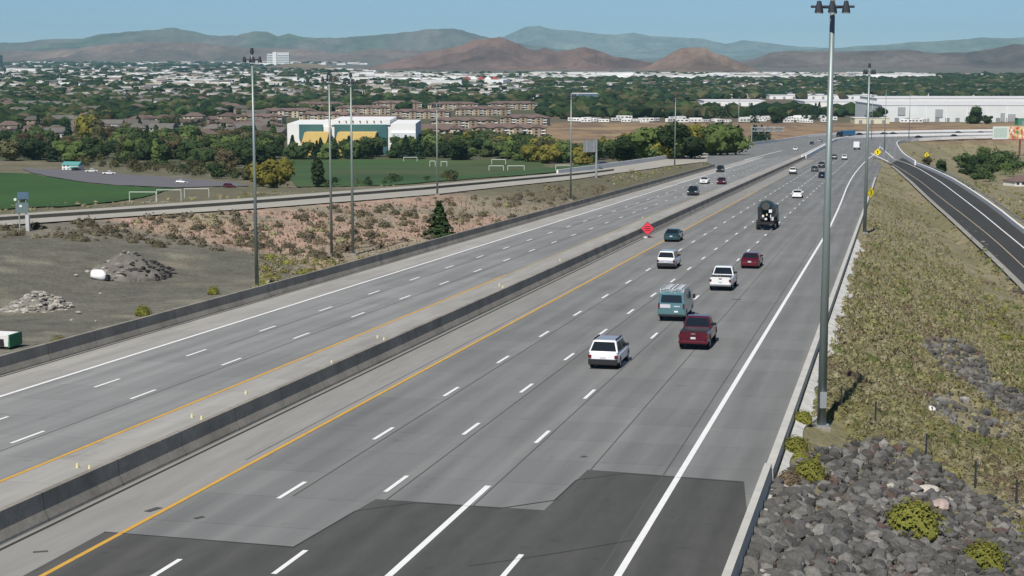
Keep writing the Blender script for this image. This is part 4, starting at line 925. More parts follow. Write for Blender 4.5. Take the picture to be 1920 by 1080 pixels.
def stone_col(q):
    r = rng.random(); g = rng.uniform(.045, .10) if rng.random() < .7 else rng.uniform(.1, .17)
    if q != 0: g *= 1.25
    if r < .05: return np.array([.12, .10, .085]) * rng.uniform(.6, 1.1)
    if r < .09: return np.array([.10, .065, .055])
    if r < .105: return np.array([.36, .34, .31]) * rng.uniform(.7, 1)
    return np.array([g * 1.03, g * 1.0, g * .92]) * 1.1
sl = []
for (a, b), q in stones:
    p = at(a, b); r = (.11 + .36 * rng.random() ** 2.0) * (1.0 if q == 0 else 1.0)
    if q == 0 and a < 1372 + (1080 - b) * .35 + 22: r *= .4
    sl.append((r / p.y, r, p))
sl.sort(key=lambda t: -t[0])
rock_me = []
for k in range(14):
    c = stone_col(0) if k > 3 else np.array([[.13, .105, .085], [.24, .225, .20], [.095, .065, .055], [.085, .088, .082]][k])
    me = mesh('boulder', stone_verts(rng).tolist(), I2f.tolist(), mat('basalt_%d' % k, tuple(c), .9, .3, 3.0, bump=.05, bscale=9, objrand=.25)); rock_me.append(me)
for k, (_, r, p) in enumerate(sl[:290]):
    kk = int(rng.integers(3 if rng.random() > .05 else 0, 14)); o = link('boulder', rock_me[kk]); o.location = p + Vector((0, 0, r * .25)); o.scale = (r, r * rng.uniform(.8, 1.2), r * rng.uniform(.6, .9)); o.rotation_euler = tuple(rng.uniform(-.6, .6, 2)) + (rng.uniform(0, 6),)
    tag(o, ('%s %s boulder in the rocks ' + where(p)) % ('large' if r > .41 else ('smaller' if r < .34 else 'middling'), {0: 'tan brown', 1: 'pale grey', 2: 'reddish brown'}.get(kk, 'dark grey')), 'boulder', 'boulders of the rocky slope')
V_, F_, C_ = [], [], []
for k, (_, r, p) in enumerate(sl[290:]):
    sv_ = stone_verts(rng, 1) * r * [1, 1, .8]; an = rng.uniform(0, 6); ca_, sa_ = math.cos(an), math.sin(an)
    sv_ = sv_ @ np.array([[ca_, sa_, 0], [-sa_, ca_, 0], [0, 0, 1]]) + np.array(p) + [0, 0, r * .2]
    F_.append(I1f + sum(map(len, V_)) if False else I1f + k * len(I1v)); V_.append(sv_); C_.append(np.tile(stone_col(0), (len(I1v), 1)))
big_mesh('rock_rubble', np.concatenate(V_), np.concatenate(F_), np.concatenate(C_), M_stonev)
# a few pale blocks that stand out
for (a, b, r, c, lb) in [(1758, 958, .55, (.42, .33, .29), 'pinkish white block beside the round yellow green shrub'), (1738, 925, .42, (.5, .46, .4), 'pale pointed slab above the round yellow green shrub'), (1746, 770, .28, (.75, .74, .72), 'small white stone in the upper rock patch'), (1668, 918, .3, (.4, .4, .33), 'pale flat stone in the middle of the rocky slope')]:
    p = at(a, b); me = mesh('boulder', stone_verts(rng).tolist(), I2f.tolist(), mat('pale_stone_%d' % a, c, .9, .25, 4, bump=.04, bscale=12)); o = link('boulder', me); o.location = p + Vector((0, 0, r * .4)); o.scale = (r * 1.2, r, r * .7); tag(o, lb, 'boulder')
# ---- shrubs of the slopes
def core(rng, sub=2):
    v = (I2v if sub == 2 else I1v).copy(); f = (I2f if sub == 2 else I1f)
    q = rng.uniform(0, 50); v = v * (.80 + .55 * fbm(v[:, 0] * 1.7 + q, v[:, 1] * 1.7 + v[:, 2] * 1.3, 5, 3))[:, None] * [.40, .40, .50]; v[:, 2] = np.maximum(v[:, 2], -.1); return v, f
def shrub_mesh(n, size, seed, m, sub=2):
    rng = np.random.default_rng(seed); v, f = core(rng, sub); c, nn = crown_pts('shrub', n, rng); w = quads(c * .98, nn, rng.uniform(.5, 1.3, n) * size, rng)
    F = [tuple(q) for q in f.tolist()] + [tuple(q) for q in (np.arange(4 * n).reshape(-1, 4) + len(v)).tolist()]
    return mesh('shrub', np.concatenate([v, w]).tolist(), F, m)
PAL = dict(olive=(.172, .160, .068), grey=(.215, .19, .12), brown=(.14, .11, .072), lime=(.17, .175, .04), green=(.115, .13, .05), sage=(.20, .185, .105), shade=(.095, .085, .055), slate=(.115, .10, .07), red=(.16, .07, .065))
def shrub_set(poly, n, pal, r0, r1, rng, avoid=()):
    out = []
    for p in spots(poly, n, rng):
        z = float(fbm(p.x / 5, p.y / 9, 77, 3)); i = int(np.clip((z - .28) / .44 * len(pal) + rng.normal() * len(pal) * .22, 0, len(pal) - 1))
        out.append((r0 + (r1 - r0) * rng.random() ** 1.5, p, pal[i]))
    return out
SH = []
right_pal = ['green'] * 2 + ['olive'] * 7 + ['sage'] * 4 + ['grey'] * 5 + ['brown'] * 2
SH += shrub_set([(1632, 315), (1662, 312), (1715, 352), (1800, 430), (1870, 495), (1980, 620), (2000, 720), (2000, 1000), (1800, 900), (1640, 820), (1500, 860), (1520, 770), (1560, 640), (1600, 500), (1622, 430)], 2900, right_pal, .16, .56, rng)
SH += shrub_set([(1445, 870), (1500, 740), (1530, 690), (1565, 690), (1560, 860), (1480, 890)], 120, ['lime', 'green', 'olive', 'lime'], .25, .5, rng)
SH += shrub_set([(1860, 930), (1990, 960), (1990, 1100), (1900, 1010)], 50, ['olive', 'grey', 'lime'], .35, .6, rng)
SH += shrub_set([(1800, 560), (1860, 560), (1950, 640), (1880, 640)], 30, ['lime', 'olive'], .4, .7, rng)
left_pal = ['shade'] * 5 + ['slate'] * 4 + ['sage'] * 1 + ['brown'] * 2
SH += shrub_set([(0, 428), (240, 412), (480, 396), (820, 372), (1070, 348), (1150, 338), (1150, 370), (1060, 400), (900, 440), (760, 455), (600, 490), (520, 470), (380, 470), (200, 455), (0, 445)], 470, left_pal, .35, 1.0, rng)
SH += shrub_set([(480, 480), (640, 492), (800, 465), (900, 440), (860, 455), (700, 510), (500, 560), (480, 560)], 260, ['lime', 'olive', 'grey', 'olive'], .3, .75, rng)
SH += shrub_set([(0, 385), (240, 378), (480, 362), (740, 345), (740, 352), (480, 370), (240, 386), (0, 402)], 90, ['sage', 'grey', 'olive'], .5, 1.1, rng)
SH += shrub_set([(1150, 320), (1330, 308), (1360, 302), (1250, 325), (1150, 350)], 70, ['olive', 'green', 'grey'], .4, 1.0, rng)
SH += shrub_set([(1690, 280), (1850, 268), (1960, 275), (1960, 330), (1800, 320), (1720, 300)], 150, ['olive', 'grey', 'brown', 'sage'], .5, 1.3, rng)
SH += shrub_set([(1780, 330), (1860, 345), (1960, 380), (1960, 440), (1860, 380)], 90, ['olive', 'grey', 'green'], .4, 1.0, rng)
SH += shrub_set([(1800, 398), (1850, 440), (1920, 515), (1960, 600), (1860, 500)], 90, ['green', 'olive', 'brown'], .35, .75, rng)
SH += shrub_set([(1607, 430), (1622, 340), (1628, 345), (1618, 440), (1585, 560), (1560, 620), (1572, 560)], 70, ['red', 'brown', 'olive'], .25, .4, rng)
SH.sort(key=lambda t: -t[0] / t[1].y)
specials = [((400, 552), .5, 'lime', 'small yellow green shrub on the bare dirt by the left mast'), ((268, 592), .6, 'lime', 'yellow green weed clump at the wall of the dirt lot'), ((110, 648), .5, 'olive', 'low olive weeds beside the green container'),
    ((1712, 1000), 1.02, 'lime', 'big round yellow green shrub in the middle of the dark rocks'), ((1845, 1066), .8, 'lime', 'yellow green shrub at the lower edge of the rocks'), ((1518, 900), .65, 'lime', 'bright lime shrub at the top left of the rocks'), ((1492, 850), .55, 'lime', 'lime shrub just outside the edge barrier'), ((1506, 795), .45, 'lime', 'lime shrub between edge barrier and tall light mast'), ((1480, 912), .45, 'brown', 'brown dry shrub between barrier and lime shrubs')]
shrub_me = {k: [shrub_mesh(190, .04, 50 + i + 7 * j, mat('leaves_' + k, v, .95, .3, 4, objrand=.2, spec=.05, bump=.05, bscale=9)) for i in range(3)] for j, (k, v) in enumerate(PAL.items())}
big_shrub = {k: shrub_mesh(1300, .024, 90 + j, MATS['leaves_' + k]) for j, k in enumerate(PAL)}
for (a, b), r, k, lb in specials:
    o = link('shrub', big_shrub[k]); o.location = at(a, b) + Vector((0, 0, .12)); o.scale = (2.5 * r, 2.5 * r, 2.1 * r); tag(o, lb, 'shrub')
for r, p, k in SH[:280]:
    o = link('shrub', shrub_me[k][int(rng.integers(3))]); o.location = p - Vector((0, 0, .08)); o.scale = (2 * r, 2 * r * rng.uniform(.8, 1.2), 1.7 * r * rng.uniform(.75, 1.1)); o.rotation_euler = (0, 0, rng.uniform(0, 6))
    tag(o, '%s shrub %s' % ({'olive': 'low olive', 'grey': 'pale grey tan', 'brown': 'dry brown', 'lime': 'bright yellow green', 'green': 'dark green', 'sage': 'grey green', 'red': 'reddish', 'shade': 'dark grey', 'slate': 'grey brown'}[k], ('on the slope ' if p.x * CY - p.y * SY > -20 else 'on the bank ') + where(p)), 'shrub', 'desert shrubs of the slope')
V_, C_, F_ = [], [], []; base_i = 0
for r, p, k in SH[280:]:
    n = 22 if r / p.y < .003 else 44; c, nn = crown_pts('shrub', n, rng); w = quads(c * [2 * r, 2 * r, 1.6 * r], nn, rng.uniform(.08, .16, n) * r, rng) + np.array(p) - [0, 0, .06]
    cv, cf = core(rng, 1); cv = cv * [2 * r, 2 * r, 1.5 * r] + np.array(p) - [0, 0, .06]; cc = np.array(PAL[k]) * rng.uniform(.75, 1.25)
    fq = np.arange(4 * n).reshape(-1, 4) + base_i; ft = cf + base_i + 4 * n
    F_ += [tuple(q) for q in fq.tolist()] + [tuple(q) for q in ft.tolist()]
    V_ += [w, cv]; C_.append(np.tile(cc, (4 * n + len(cv), 1))); base_i += 4 * n + len(cv)
v = np.concatenate(V_); me = mesh('dry_brush', v.tolist(), F_, M_leafv); ca_ = me.color_attributes.new('Col', 'FLOAT_COLOR', 'POINT'); ca_.data.foreach_set('color', np.concatenate([np.concatenate(C_), np.ones((len(v), 1))], 1).astype(np.float32).ravel())
tag(link('dry_brush', me), kind='stuff')
# dry grass tufts between the shrubs
V_, C_ = [], []
for poly, n, cc in [([(1632, 330), (1680, 340), (1820, 520), (2000, 700), (2000, 960), (1640, 820), (1500, 860), (1600, 500)], 24000, (.225, .212, .112)), ([(100, 430), (480, 400), (1000, 360), (1150, 345), (1000, 410), (760, 470), (520, 500), (400, 450)], 3500, (.22, .18, .12)), ([(1690, 272), (1950, 262), (1950, 420), (1800, 340)], 1800, (.20, .17, .10))]:
    for p in spots(poly, n, rng):
        p = np.array(p); w = rng.uniform(.05, .16); h = rng.uniform(.1, .3); an = rng.uniform(0, 3.14); d = np.array([math.cos(an), math.sin(an), 0]) * w; l = np.array([rng.uniform(-.12, .12), rng.uniform(-.12, .12), h])
        V_.append(np.array([p - d, p + d, p + d * .5 + l, p - d * .6 + l])); C_.append(np.tile(np.array(cc) * rng.uniform(.6, 1.2) * [1, rng.uniform(.9, 1.08), 1], (4, 1)))
v = np.concatenate(V_); big_mesh('dry_grass', v, np.arange(len(v)).reshape(-1, 4), np.concatenate(C_), M_leafv)
# ------------------------------------------------------------------ sports fields, lanes, lot things
def drape_px(name, pts, m, lift=.3, step=9):
    return drape(name, [tuple(at(a, b))[:2] for a, b in pts], lambda x, y: gz(x, y), lift, m, None, step)
M_turf = mat('turf', (.030, .080, .011), .9, .25, .02, fine=.12, fscale=.3, stretch=(1, .2, 1)); M_turf2 = mat('far_turf', (.038, .085, .02), .9, .25, .015, col2=(.065, .09, .028))
drape_px('sports_field', [(-60, 322), (60, 327), (160, 345), (235, 350), (330, 354), (300, 362), (225, 378), (120, 389), (-60, 397)], M_turf)
drape_px('sports_field', [(545, 300), (760, 299), (900, 302), (1010, 303), (1125, 309), (1130, 318), (1010, 327), (820, 341), (700, 349), (560, 352), (530, 330)], M_turf2)
drape_px('parking_lane', [(40, 316), (150, 320), (260, 330), (440, 343), (470, 350), (330, 353), (235, 349), (160, 343), (60, 325)], mat('grey_lane', (.14, .135, .14), .9, .1, .1))
M_goal = mat('goal_white', (.62, .66, .62), .5)
for (x0, x1, yb, yt, lb) in [(243, 293, 384, 365, 'white soccer goal nearest the left edge of the field'), (294, 340, 383, 361, 'white soccer goal in the middle of the row of three'), (346, 392, 376, 359, 'white soccer goal at the right end of the row of three'), (757, 782, 303, 295, 'small goal far back near the teal building'), (922, 948, 309, 299, 'upper goal of the pair right of the masts'),
        (917, 944, 321, 311, 'lower left goal of the far field group'), (952, 983, 321, 311, 'lower right goal of the far field group'), (1042, 1069, 321, 310, 'goal beside the mast on the pink bank'), (806, 816, 313, 302, 'small tilted goal left of the mast'), (827, 838, 313, 303, 'small tilted goal right of the mast')]:
    p = at(x0, yb - (5 if x1 < 400 else 0)); q = p.x + (x1 - x0) / FPX * p.y; q = Vector((q, p.y, gz(q, p.y))); h = max(1.9, (yb - yt) / FPX * p.y); t = empty('soccer_goal', p); tag(t, lb, 'goal'); w = q.x - p.x; e = q - p; rr = .09 if p.y < 600 else .14
    MB().cyl((0, 0, -.6), (0, 0, h), rr, n=8).build('post', M_goal, t); MB().cyl((e.x, e.y, e.z - .6), (e.x, e.y, h), rr, n=8).build('post', M_goal, t); MB().cyl((0, 0, h), (e.x, e.y, h), rr, n=8).build('crossbar', M_goal, t)
    MB().cyl((0, 0, h), (0, 1.8, -.2), rr * .5, n=6).cyl((e.x, e.y, h), (e.x, e.y + 1.8, -.2), rr * .5, n=6).cyl((0, 1.8, -.1), (e.x, e.y + 1.8, -.1), rr * .5, n=6).build('back_frame', M_goal, t)
# gravel heap and rubble heap on the dirt lot
def heap(name, px, py, rx, ry, h, col, label, n, smin, smax, seed, stonecol):
    p = at(px, py); t = empty(name, p); tag(t, label, name.replace('_', ' ')); r_ = np.random.default_rng(seed); g = 44
    A, B = np.meshgrid(np.linspace(-1, 1, g), np.linspace(-1, 1, g)); d = np.hypot(A, B)
    Z = h * np.clip(1 - d, 0, 1) ** .9 * (.55 + .9 * fbm(A * 2.2 + seed, B * 2.2, seed, 4)) + (fbm(A * 8, B * 8, seed + 3, 2) - .5) * .25 * (d < 1) - .15 - 2.2 * np.clip((d - .95) / .12, 0, 1)
    ii = np.arange(g * g).reshape(g, g); F = np.stack([ii[:-1, :-1], ii[:-1, 1:], ii[1:, 1:], ii[1:, :-1]], -1).reshape(-1, 4)
    link('mound', mesh('mound', np.stack([A * rx, B * ry, Z], -1).reshape(-1, 3).tolist(), F.tolist(), mat(name + '_soil', col, .95, .3, .8, bump=.1, bscale=5)), t)
    V_, F_, C_ = [], [], []
    for k in range(n):
        a, b = r_.uniform(-1, 1, 2); 
        if math.hypot(a, b) > 1: a *= .6; b *= .6
        i = int((b + 1) / 2 * (g - 1)); j = int((a + 1) / 2 * (g - 1)); s = r_.uniform(smin, smax); v = stone_verts(r_, 1) * s * [1.2, 1, .6] + [a * rx, b * ry, max(Z[i, j], -.05) + s * .3]
        V_.append(v); F_.append(I1f + k * len(I1v)); C_.append(np.tile((np.array(stonecol) if a < .15 or n > 200 else np.array((.05, .047, .045))) * r_.uniform(.5, 1.25), (len(v), 1)))  # right-hand stones coloured darker to paint in the heap's shaded side
    o = big_mesh('stones', np.concatenate(V_), np.concatenate(F_), np.concatenate(C_), M_stonev); o.parent = t
    return t
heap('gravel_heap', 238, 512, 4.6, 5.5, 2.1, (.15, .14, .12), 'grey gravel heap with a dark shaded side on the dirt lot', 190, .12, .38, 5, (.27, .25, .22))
heap('rubble_heap', 70, 578, 3.0, 3.6, 1.5, (.20, .19, .16), 'low heap of pale broken concrete at the left edge of the dirt lot', 330, .12, .34, 8, (.36, .34, .30))
p = at(181, 523); t = empty('white_tarp_bundle', p, -.5); tag(t, 'bright white wrapped bundle leaning on the gravel heap', 'bundle')
r_ = np.random.default_rng(4); v = stone_verts(r_) * [1.35, .8, .75]; v[:, 2] = np.maximum(v[:, 2], -.3) + .45
o = link('tarp', mesh('tarp', v.tolist(), I2f.tolist(), mat('white_tarp', (.85, .85, .84), .6), True), t); o.rotation_euler = (0, .25, 0)
MB().box(-.5, .5, -.25, .25, 0, .5, .1).build('bundle_foot', M_black, t).location = (1.1, .1, 0)
for (a, b, r, lb) in [(147, 588, .32, 'lone pale stone on the dirt between rubble heap and wall'), (142, 518, .3, 'small pale stone left of the white bundle'), (188, 552, .22, 'small stone on the pale patch of the dirt lot'), (134, 601, .16, 'small dark stone on the dirt near the rubble heap'), (180, 603, .15, 'tiny pale stone nearest the wall of the dirt lot')]:
    o = link('stone', mesh('stone', stone_verts(rng).tolist(), I2f.tolist(), mat('lot_stone', (.34, .32, .28), .9, .25, 4))); o.location = at(a, b) + Vector((0, 0, r * .3)); o.scale = (r, r, r * .6); tag(o, lb, 'stone')
# container with machine at the left edge
p = at(6, 652); t = empty('skip_container', p, -.25); tag(t, 'white and green skip container cut by the left picture edge', 'container')
MB().box(-2.2, .9, -.8, .8, .25, 1.05, -.12).build('tub', M_paleconc, t); MB().box(.92, 1.05, -.85, .85, .2, 1.1).build('end_panel', mat('green_paint', (.03, .22, .11), .5), t); MB().box(-2.2, .8, -.7, .7, .0, .25).build('skid', M_black, t)
MB().box(-2.1, .6, -.9, -.82, .3, .8).build('side_rib', M_black, t)
# ------------------------------------------------------------------ trees
rng = np.random.default_rng(11)
M_bark = mat('bark', (.09, .07, .05), .95, .2, 2)
LEAF = dict(dark=(.026, .046, .016), mid=(.048, .076, .026), bright=(.085, .122, .034), yellow=(.17, .155, .03), olive=(.085, .085, .038), rust=(.080, .066, .034), conifer=(.018, .040, .020))
leafm = {k: mat('foliage_' + k, v, .85, .3, .35, objrand=.25, spec=.15) for k, v in LEAF.items()}
crowns = {}
def crown_me(kind, tone, var):
    k = (kind, tone, var)
    if k not in crowns: crowns[k] = tree_crown('crown', kind, 620 if kind != 'column' else 380, .036 if kind == 'round' else .042, hash((kind, var)) % 1000 if False else var * 17 + len(kind), leafm[tone])
    return crowns[k]
trunkm = MB().cyl((0, 0, -.1), (.01, 0, .3), .03, .022, n=7).cyl((.01, 0, .3), (-.02, .02, .6), .022, .012, n=6).cyl((.01, 0, .28), (.14, .05, .5), .013, .006, n=5).cyl((.01, 0, .3), (-.13, -.06, .52), .013, .006, n=5).me('trunk', M_bark)
def tree(p, h, kind, tone, label, group=None, w=1.0, var=None, name=None):
    t = empty(name or {'conifer': 'conifer_tree', 'column': 'poplar_tree'}.get(kind, 'leafy_tree'), p, rng.uniform(0, 6)); tag(t, label, 'tree', group)
    t.scale = (h * w, h * w, h)
    link('trunk', trunkm, t); c = link('crown', crown_me(kind, tone, int(rng.integers(5)) if var is None else var), t); c.location = (0, 0, .1 if kind == 'round' else .04)
    if kind == 'round': c.scale = (1, 1, 1.02)
    return t
def htree(px, py, hp, *a, **k): p = at(px, py); return tree(p, hp * p.y / FPX, *a, **k)
htree(824, 446, 66, 'conifer', 'dark', 'dark green bushy conifer against the freeway wall', w=1.45)
htree(520, 352, 60, 'round', 'yellow', 'large yellow green tree beside the left ramp', w=1.15)
htree(487, 350, 48, 'round', 'yellow', 'yellowish tree touching the left light mast from behind', w=1.1)
htree(596, 351, 52, 'column', 'dark', 'narrow dark tree just left of the twin masts', w=1.5)
htree(165, 270, 58, 'round', 'yellow', 'tall golden tree among the brown roofed houses', w=.9)
htree(184, 272, 50, 'round', 'olive', 'olive tree right of the tall golden tree', w=.9)
htree(1829, 232, 32, 'round', 'dark', 'big dark tree in front of the grey warehouse wall', w=1.25)
htree(1852, 233, 18, 'round', 'dark', 'smaller dark tree right of the big one at the warehouse', w=1.3)
htree(1765, 326, 26, 'round', 'dark', 'dark bush on the bank outside the ramp barrier', w=1.2)
htree(1737, 312, 20, 'round', 'olive', 'dark olive bush at the yellow diamond sign', w=1.1)
zones = [([(150, 300), (300, 312), (460, 322), (470, 340), (300, 328), (150, 314)], 80, ['olive', 'olive', 'mid', 'rust', 'dark'], (2.5, 6.5), 'low bushy tree beside the parking lane of the left field', 'bushes by the parking lane'), ([(0, 268), (130, 262), (330, 266), (530, 270), (545, 304), (430, 322), (200, 304), (0, 304)], 170, ['dark', 'dark', 'mid', 'mid', 'bright', 'olive', 'rust', 'conifer'], (8, 14), 'leafy tree in the dark belt behind the left sports field', 'trees behind the left field'),
         ([(545, 284), (790, 286), (790, 300), (545, 299)], 52, ['dark', 'mid', 'mid', 'conifer', 'bright'], (7, 12.5), 'dark tree in front of the teal and yellow building', 'trees before the teal building'),
         ([(790, 272), (900, 275), (1040, 283), (1040, 303), (800, 300)], 46, ['dark', 'mid', 'bright', 'olive', 'yellow'], (8, 13), 'tree at the far edge of the green sports field', 'trees at the far edge of the sports field'),
         ([(930, 290), (1090, 292), (1360, 284), (1370, 292), (1240, 303), (1100, 312), (930, 300)], 64, ['mid', 'bright', 'bright', 'dark', 'yellow'], (8, 13.5), 'bright green tree in the belt left of the white barrier', 'green trees beyond the left ramp'),
         ([(600, 345), (760, 338), (880, 334), (870, 340), (700, 350), (600, 354)], 16, ['olive', 'mid', 'dark'], (2.2, 4.2), 'low bushy tree along the far side of the left ramp', 'bushes along the left ramp'),
         ([(0, 222), (520, 218), (530, 262), (0, 262)], 60, ['dark', 'mid', 'olive', 'conifer', 'rust'], (7, 12), 'tree between the brown roofed houses', 'trees among the left houses'),
         ([(1800, 305), (1890, 298), (1905, 330), (1860, 342), (1815, 335)], 26, ['mid', 'dark', 'bright'], (5, 8), 'green bushy tree below the billboard', 'bushy trees below the billboard'),
         ([(1320, 214), (1660, 214), (1660, 232), (1320, 230)], 26, ['dark', 'dark', 'conifer'], (10, 15), 'dark tree in the row before the white warehouses', 'dark trees before the warehouses'),
         ([(1335, 262), (1445, 262), (1445, 268), (1335, 268)], 5, ['dark', 'conifer'], (9, 12), 'dark tree on the dry field behind the white barrier', 'trees on the dry field')]
TL = []
for poly, n, tones, (h0, h1), lb, grp in zones:
    for a, b in px_scatter(poly, n, rng):
        tn = tones[int(rng.integers(len(tones)))]; kd = 'conifer' if tn == 'conifer' else ('column' if rng.random() < .07 and h1 > 8 else 'round')
        p = at(a, b); TL.append((p, rng.uniform(h0, h1), kd, tn, lb, grp, rng.uniform(1.1, 1.5)))
TL.sort(key=lambda q: -q[1] / q[0].y)
TN = dict(dark='dark green', mid='mid green', bright='bright green', yellow='yellow green', olive='olive', rust='rusty brown', conifer='blackish green')
import re
for p, h, kd, tn, lb, grp, w in TL[:284]: tree(p, h, kd, tn, '%s %s %s' % ('tall' if h > 10 else 'lower', TN[tn] + (' ' + {'round': 'spreading', 'column': 'narrow', 'conifer': 'pointed'}[kd]) + ' tree', where(p + Vector((0, 0, h / 2)))), 'trees around the fields and houses', w=w if kd == 'round' else 1.1)
V_, C_ = [], []
for p, h, kd, tn, lb, grp, w in TL[284:]:
    n = 260; c, nn = crown_pts(kd, n, rng); v = quads(c * [h * w, h * w, h], nn, rng.uniform(.03, .065, n) * h, rng) + np.array(p); V_.append(v); C_.append(np.tile(np.array(LEAF[tn]) * rng.uniform(.7, 1.3), (len(v), 1)))
v = np.concatenate(V_); big_mesh('background_foliage', v, np.arange(len(v)).reshape(-1, 4), np.concatenate(C_), mat('background_leaves', attr='Col', rough=.9, spec=.1, noise=.3, scale=.35))
# ---- far canopy, one mass
M_canopy = mat('far_foliage', attr='Col', rough=.9, spec=.1, noise=.3, scale=.12)
V_, F_, C_ = [], [], []; cnt = 0
def blob(p, h, w, col):
    global cnt
    v = I1v * (1 + rng.uniform(-.28, .28, (len(I1v), 1))) * [w, w, h * .55] + np.array(p) + [0, 0, h * .45]
    V_.append(v); F_.append(I1f + cnt * len(I1v)); C_.append(np.tile(np.array(col) * rng.uniform(.5, 1.1), (len(v), 1)) * rng.uniform(.85, 1.15, (len(v), 1))); cnt += 1
CAN = [([(-250, 186), (760, 186), (1000, 176), (2150, 172), (2150, 182), (1300, 184), (1280, 216), (1040, 226), (980, 200), (480, 214), (-250, 262)], 1500, 6, 10), ([(-250, 150), (700, 158), (1000, 160), (1000, 190), (-250, 222)], 1500, 6, 10),
       ([(1040, 200), (1650, 215), (1650, 220), (1300, 222), (1040, 222)], 150, 8, 13), ([(1000, 150), (2150, 150), (2150, 186), (1000, 186)], 1900, 7, 11), ([(-250, 116), (480, 118), (700, 138), (2150, 140), (2150, 152), (-250, 160)], 1500, 7, 11), ([(-250, 104), (640, 106), (700, 116), (520, 126), (-250, 124)], 700, 9, 14)]
for poly, n, h0, h1 in CAN:
    for a, b in px_scatter(poly, n, rng):
        p = at(a, b); d = p.y; h = rng.uniform(h0, h1); w = h * rng.uniform(.5, .8) * (1 + d / 5000)
        c = [LEAF['dark'], LEAF['mid'], LEAF['dark'], LEAF['conifer'], LEAF['olive']][int(rng.integers(5))]; blob(p, h, w, c)
for a, b in px_scatter([(1600, 142), (2150, 140), (2150, 168), (1640, 176)], 330, rng): blob(at(a, b), 10, 12, LEAF['dark'])
big_mesh('distant_woods', np.concatenate(V_), np.concatenate(F_), np.concatenate(C_), M_canopy)
# ------------------------------------------------------------------ houses
M_roofs = [mat('brown_shingles', (.115, .085, .07), .95, .15, .5, objrand=.25), mat('grey_shingles', (.125, .115, .10), .95, .15, .5, objrand=.25), mat('mauve_shingles', (.15, .10, .09), .95, .15, .5, objrand=.2), mat('slate_roof', (.125, .118, .105), .9, .15, .5, objrand=.2)]
M_walls = [mat('cream_stucco', (.50, .44, .34), .9, .08, .4, objrand=.2), mat('white_siding', (.72, .72, .70), .9, .06, .4), mat('tan_stucco', (.32, .25, .18), .9, .08, .4, objrand=.2), mat('grey_siding', (.34, .34, .34), .9, .08, .4)]
M_win = mat('window_glass', (.02, .025, .03), .15, spec=.6)
def roof_mesh(w, d, z, h, ov, hip, m, y0=0):
    a, b = w / 2 + ov, d / 2 + ov; r = w / 2 - (d / 2 if hip else -ov)
    v = [(-a, -b, z), (a, -b, z), (a, b, z), (-a, b, z), (-r, 0, z + h), (r, 0, z + h), (-a, -b, z - .25), (a, -b, z - .25), (a, b, z - .25), (-a, b, z - .25)]
    return MB().add([(x, y + y0, q) for x, y, q in v], [(0, 1, 5, 4), (2, 3, 4, 5), (1, 2, 5), (3, 0, 4), (0, 6, 7, 1), (1, 7, 8, 2), (2, 8, 9, 3), (3, 9, 6, 0), (6, 9, 8, 7)]).me('roof', m)
protos = []
for k in range(8):
    w, d, st = rng.uniform(13, 19), rng.uniform(10, 13), 1 + (k % 2); z = 2.9 * st; rm = M_roofs[k % 4 if k != 3 else 0]; wm = M_walls[[0, 2, 1, 0, 3, 2, 0, 1][k]]
    wing = MB().box(-w / 2, w / 2, -d / 2, d / 2, -1.5, z).box(w * .12, w * .45, -d / 2 - 4, -d / 2 + .5, -1.5, 2.9)
    win = MB().box(-.8, .8, -.08, .02, 0, 1.3).me('window', M_win); gd = MB().box(w * .16, w * .41, -d / 2 - 4.07, -d / 2 - 4, 0, 2.3).me('garage_door', M_walls[1])
    protos.append((wing.me('wall', wm), roof_mesh(w, d, z, 2.6 + st * .3, .6, k % 3 != 1, rm), roof_mesh(w * .36, 6, 2.95, 1.5, .4, False, rm), win, gd, w, d, z, st))
def house(p, k, rz, label, group=None, s=1.0, detail=True):
    wl, rf, gf, win, gd, w, d, z, st = protos[k]; t = empty('house', p, rz); t.scale = (s, s, s); tag(t, label if not group else ['brown', 'grey', 'mauve', 'brown', 'brown', 'grey', 'mauve', 'slate'][k] + ' roofed ' + label.replace('dark pitched roof', 'pitched roof').replace(' with a muted roof', '').replace(' in the neighbourhood behind the left field', ' ' + where(p)).replace(' among trees above the left neighbourhood', ' among trees, ' + where(p)), 'house', group)
    link('wall', wl, t); link('roof', rf, t)
    g = link('porch_roof', gf, t); g.location = (w * .285, -d / 2 - 1.6, 0)
    if detail:
        link('garage_door', gd, t)
        for q in range(st):
            for x in (-.36, -.12): o = link('window', win, t); o.location = (w * x, -d / 2 - .02, 1.0 + 2.9 * q)
    return t
for a, b in px_scatter([(-20, 224), (520, 220), (535, 262), (300, 268), (-20, 262)], 78, rng):
    house(at(a, b), int(rng.integers(8)), rng.uniform(-.7, .7), 'house with a dark pitched roof in the neighbourhood behind the left field', 'houses of the left neighbourhood')
for a, b in px_scatter([(-20, 190), (430, 188), (760, 190), (480, 205), (440, 218), (-20, 220)], 60, rng):
    house(at(a, b), int(rng.integers(8)), rng.uniform(-.8, .8), 'distant house among trees above the left neighbourhood', 'distant houses among the left trees', detail=False)
for a, b in px_scatter([(1080, 157), (1930, 156), (1930, 176), (1640, 178), (1080, 176)], 140, rng):
    house(at(a, b), int(rng.choice([0, 1, 5, 4])), rng.uniform(-.5, .5), 'distant house with a muted roof beyond the white warehouses', 'suburb houses beyond the warehouses', detail=False, s=.95)
p = at(137, 319); t = house(p, 7, -.25, 'small white house with a teal roof beside the parked pickups', s=.46)
for c in t.children:
    if c.name.startswith(('roof', 'porch')): c.data = c.data.copy(); c.data.materials[0] = mat('teal_roof', (.10, .30, .28), .6)
    if c.name.startswith('wall'): c.data = c.data.copy(); c.data.materials[0] = M_walls[1]
p = at(1912, 348); t = house(p, 2, .3, 'white building behind trees at the right picture edge', s=.6)
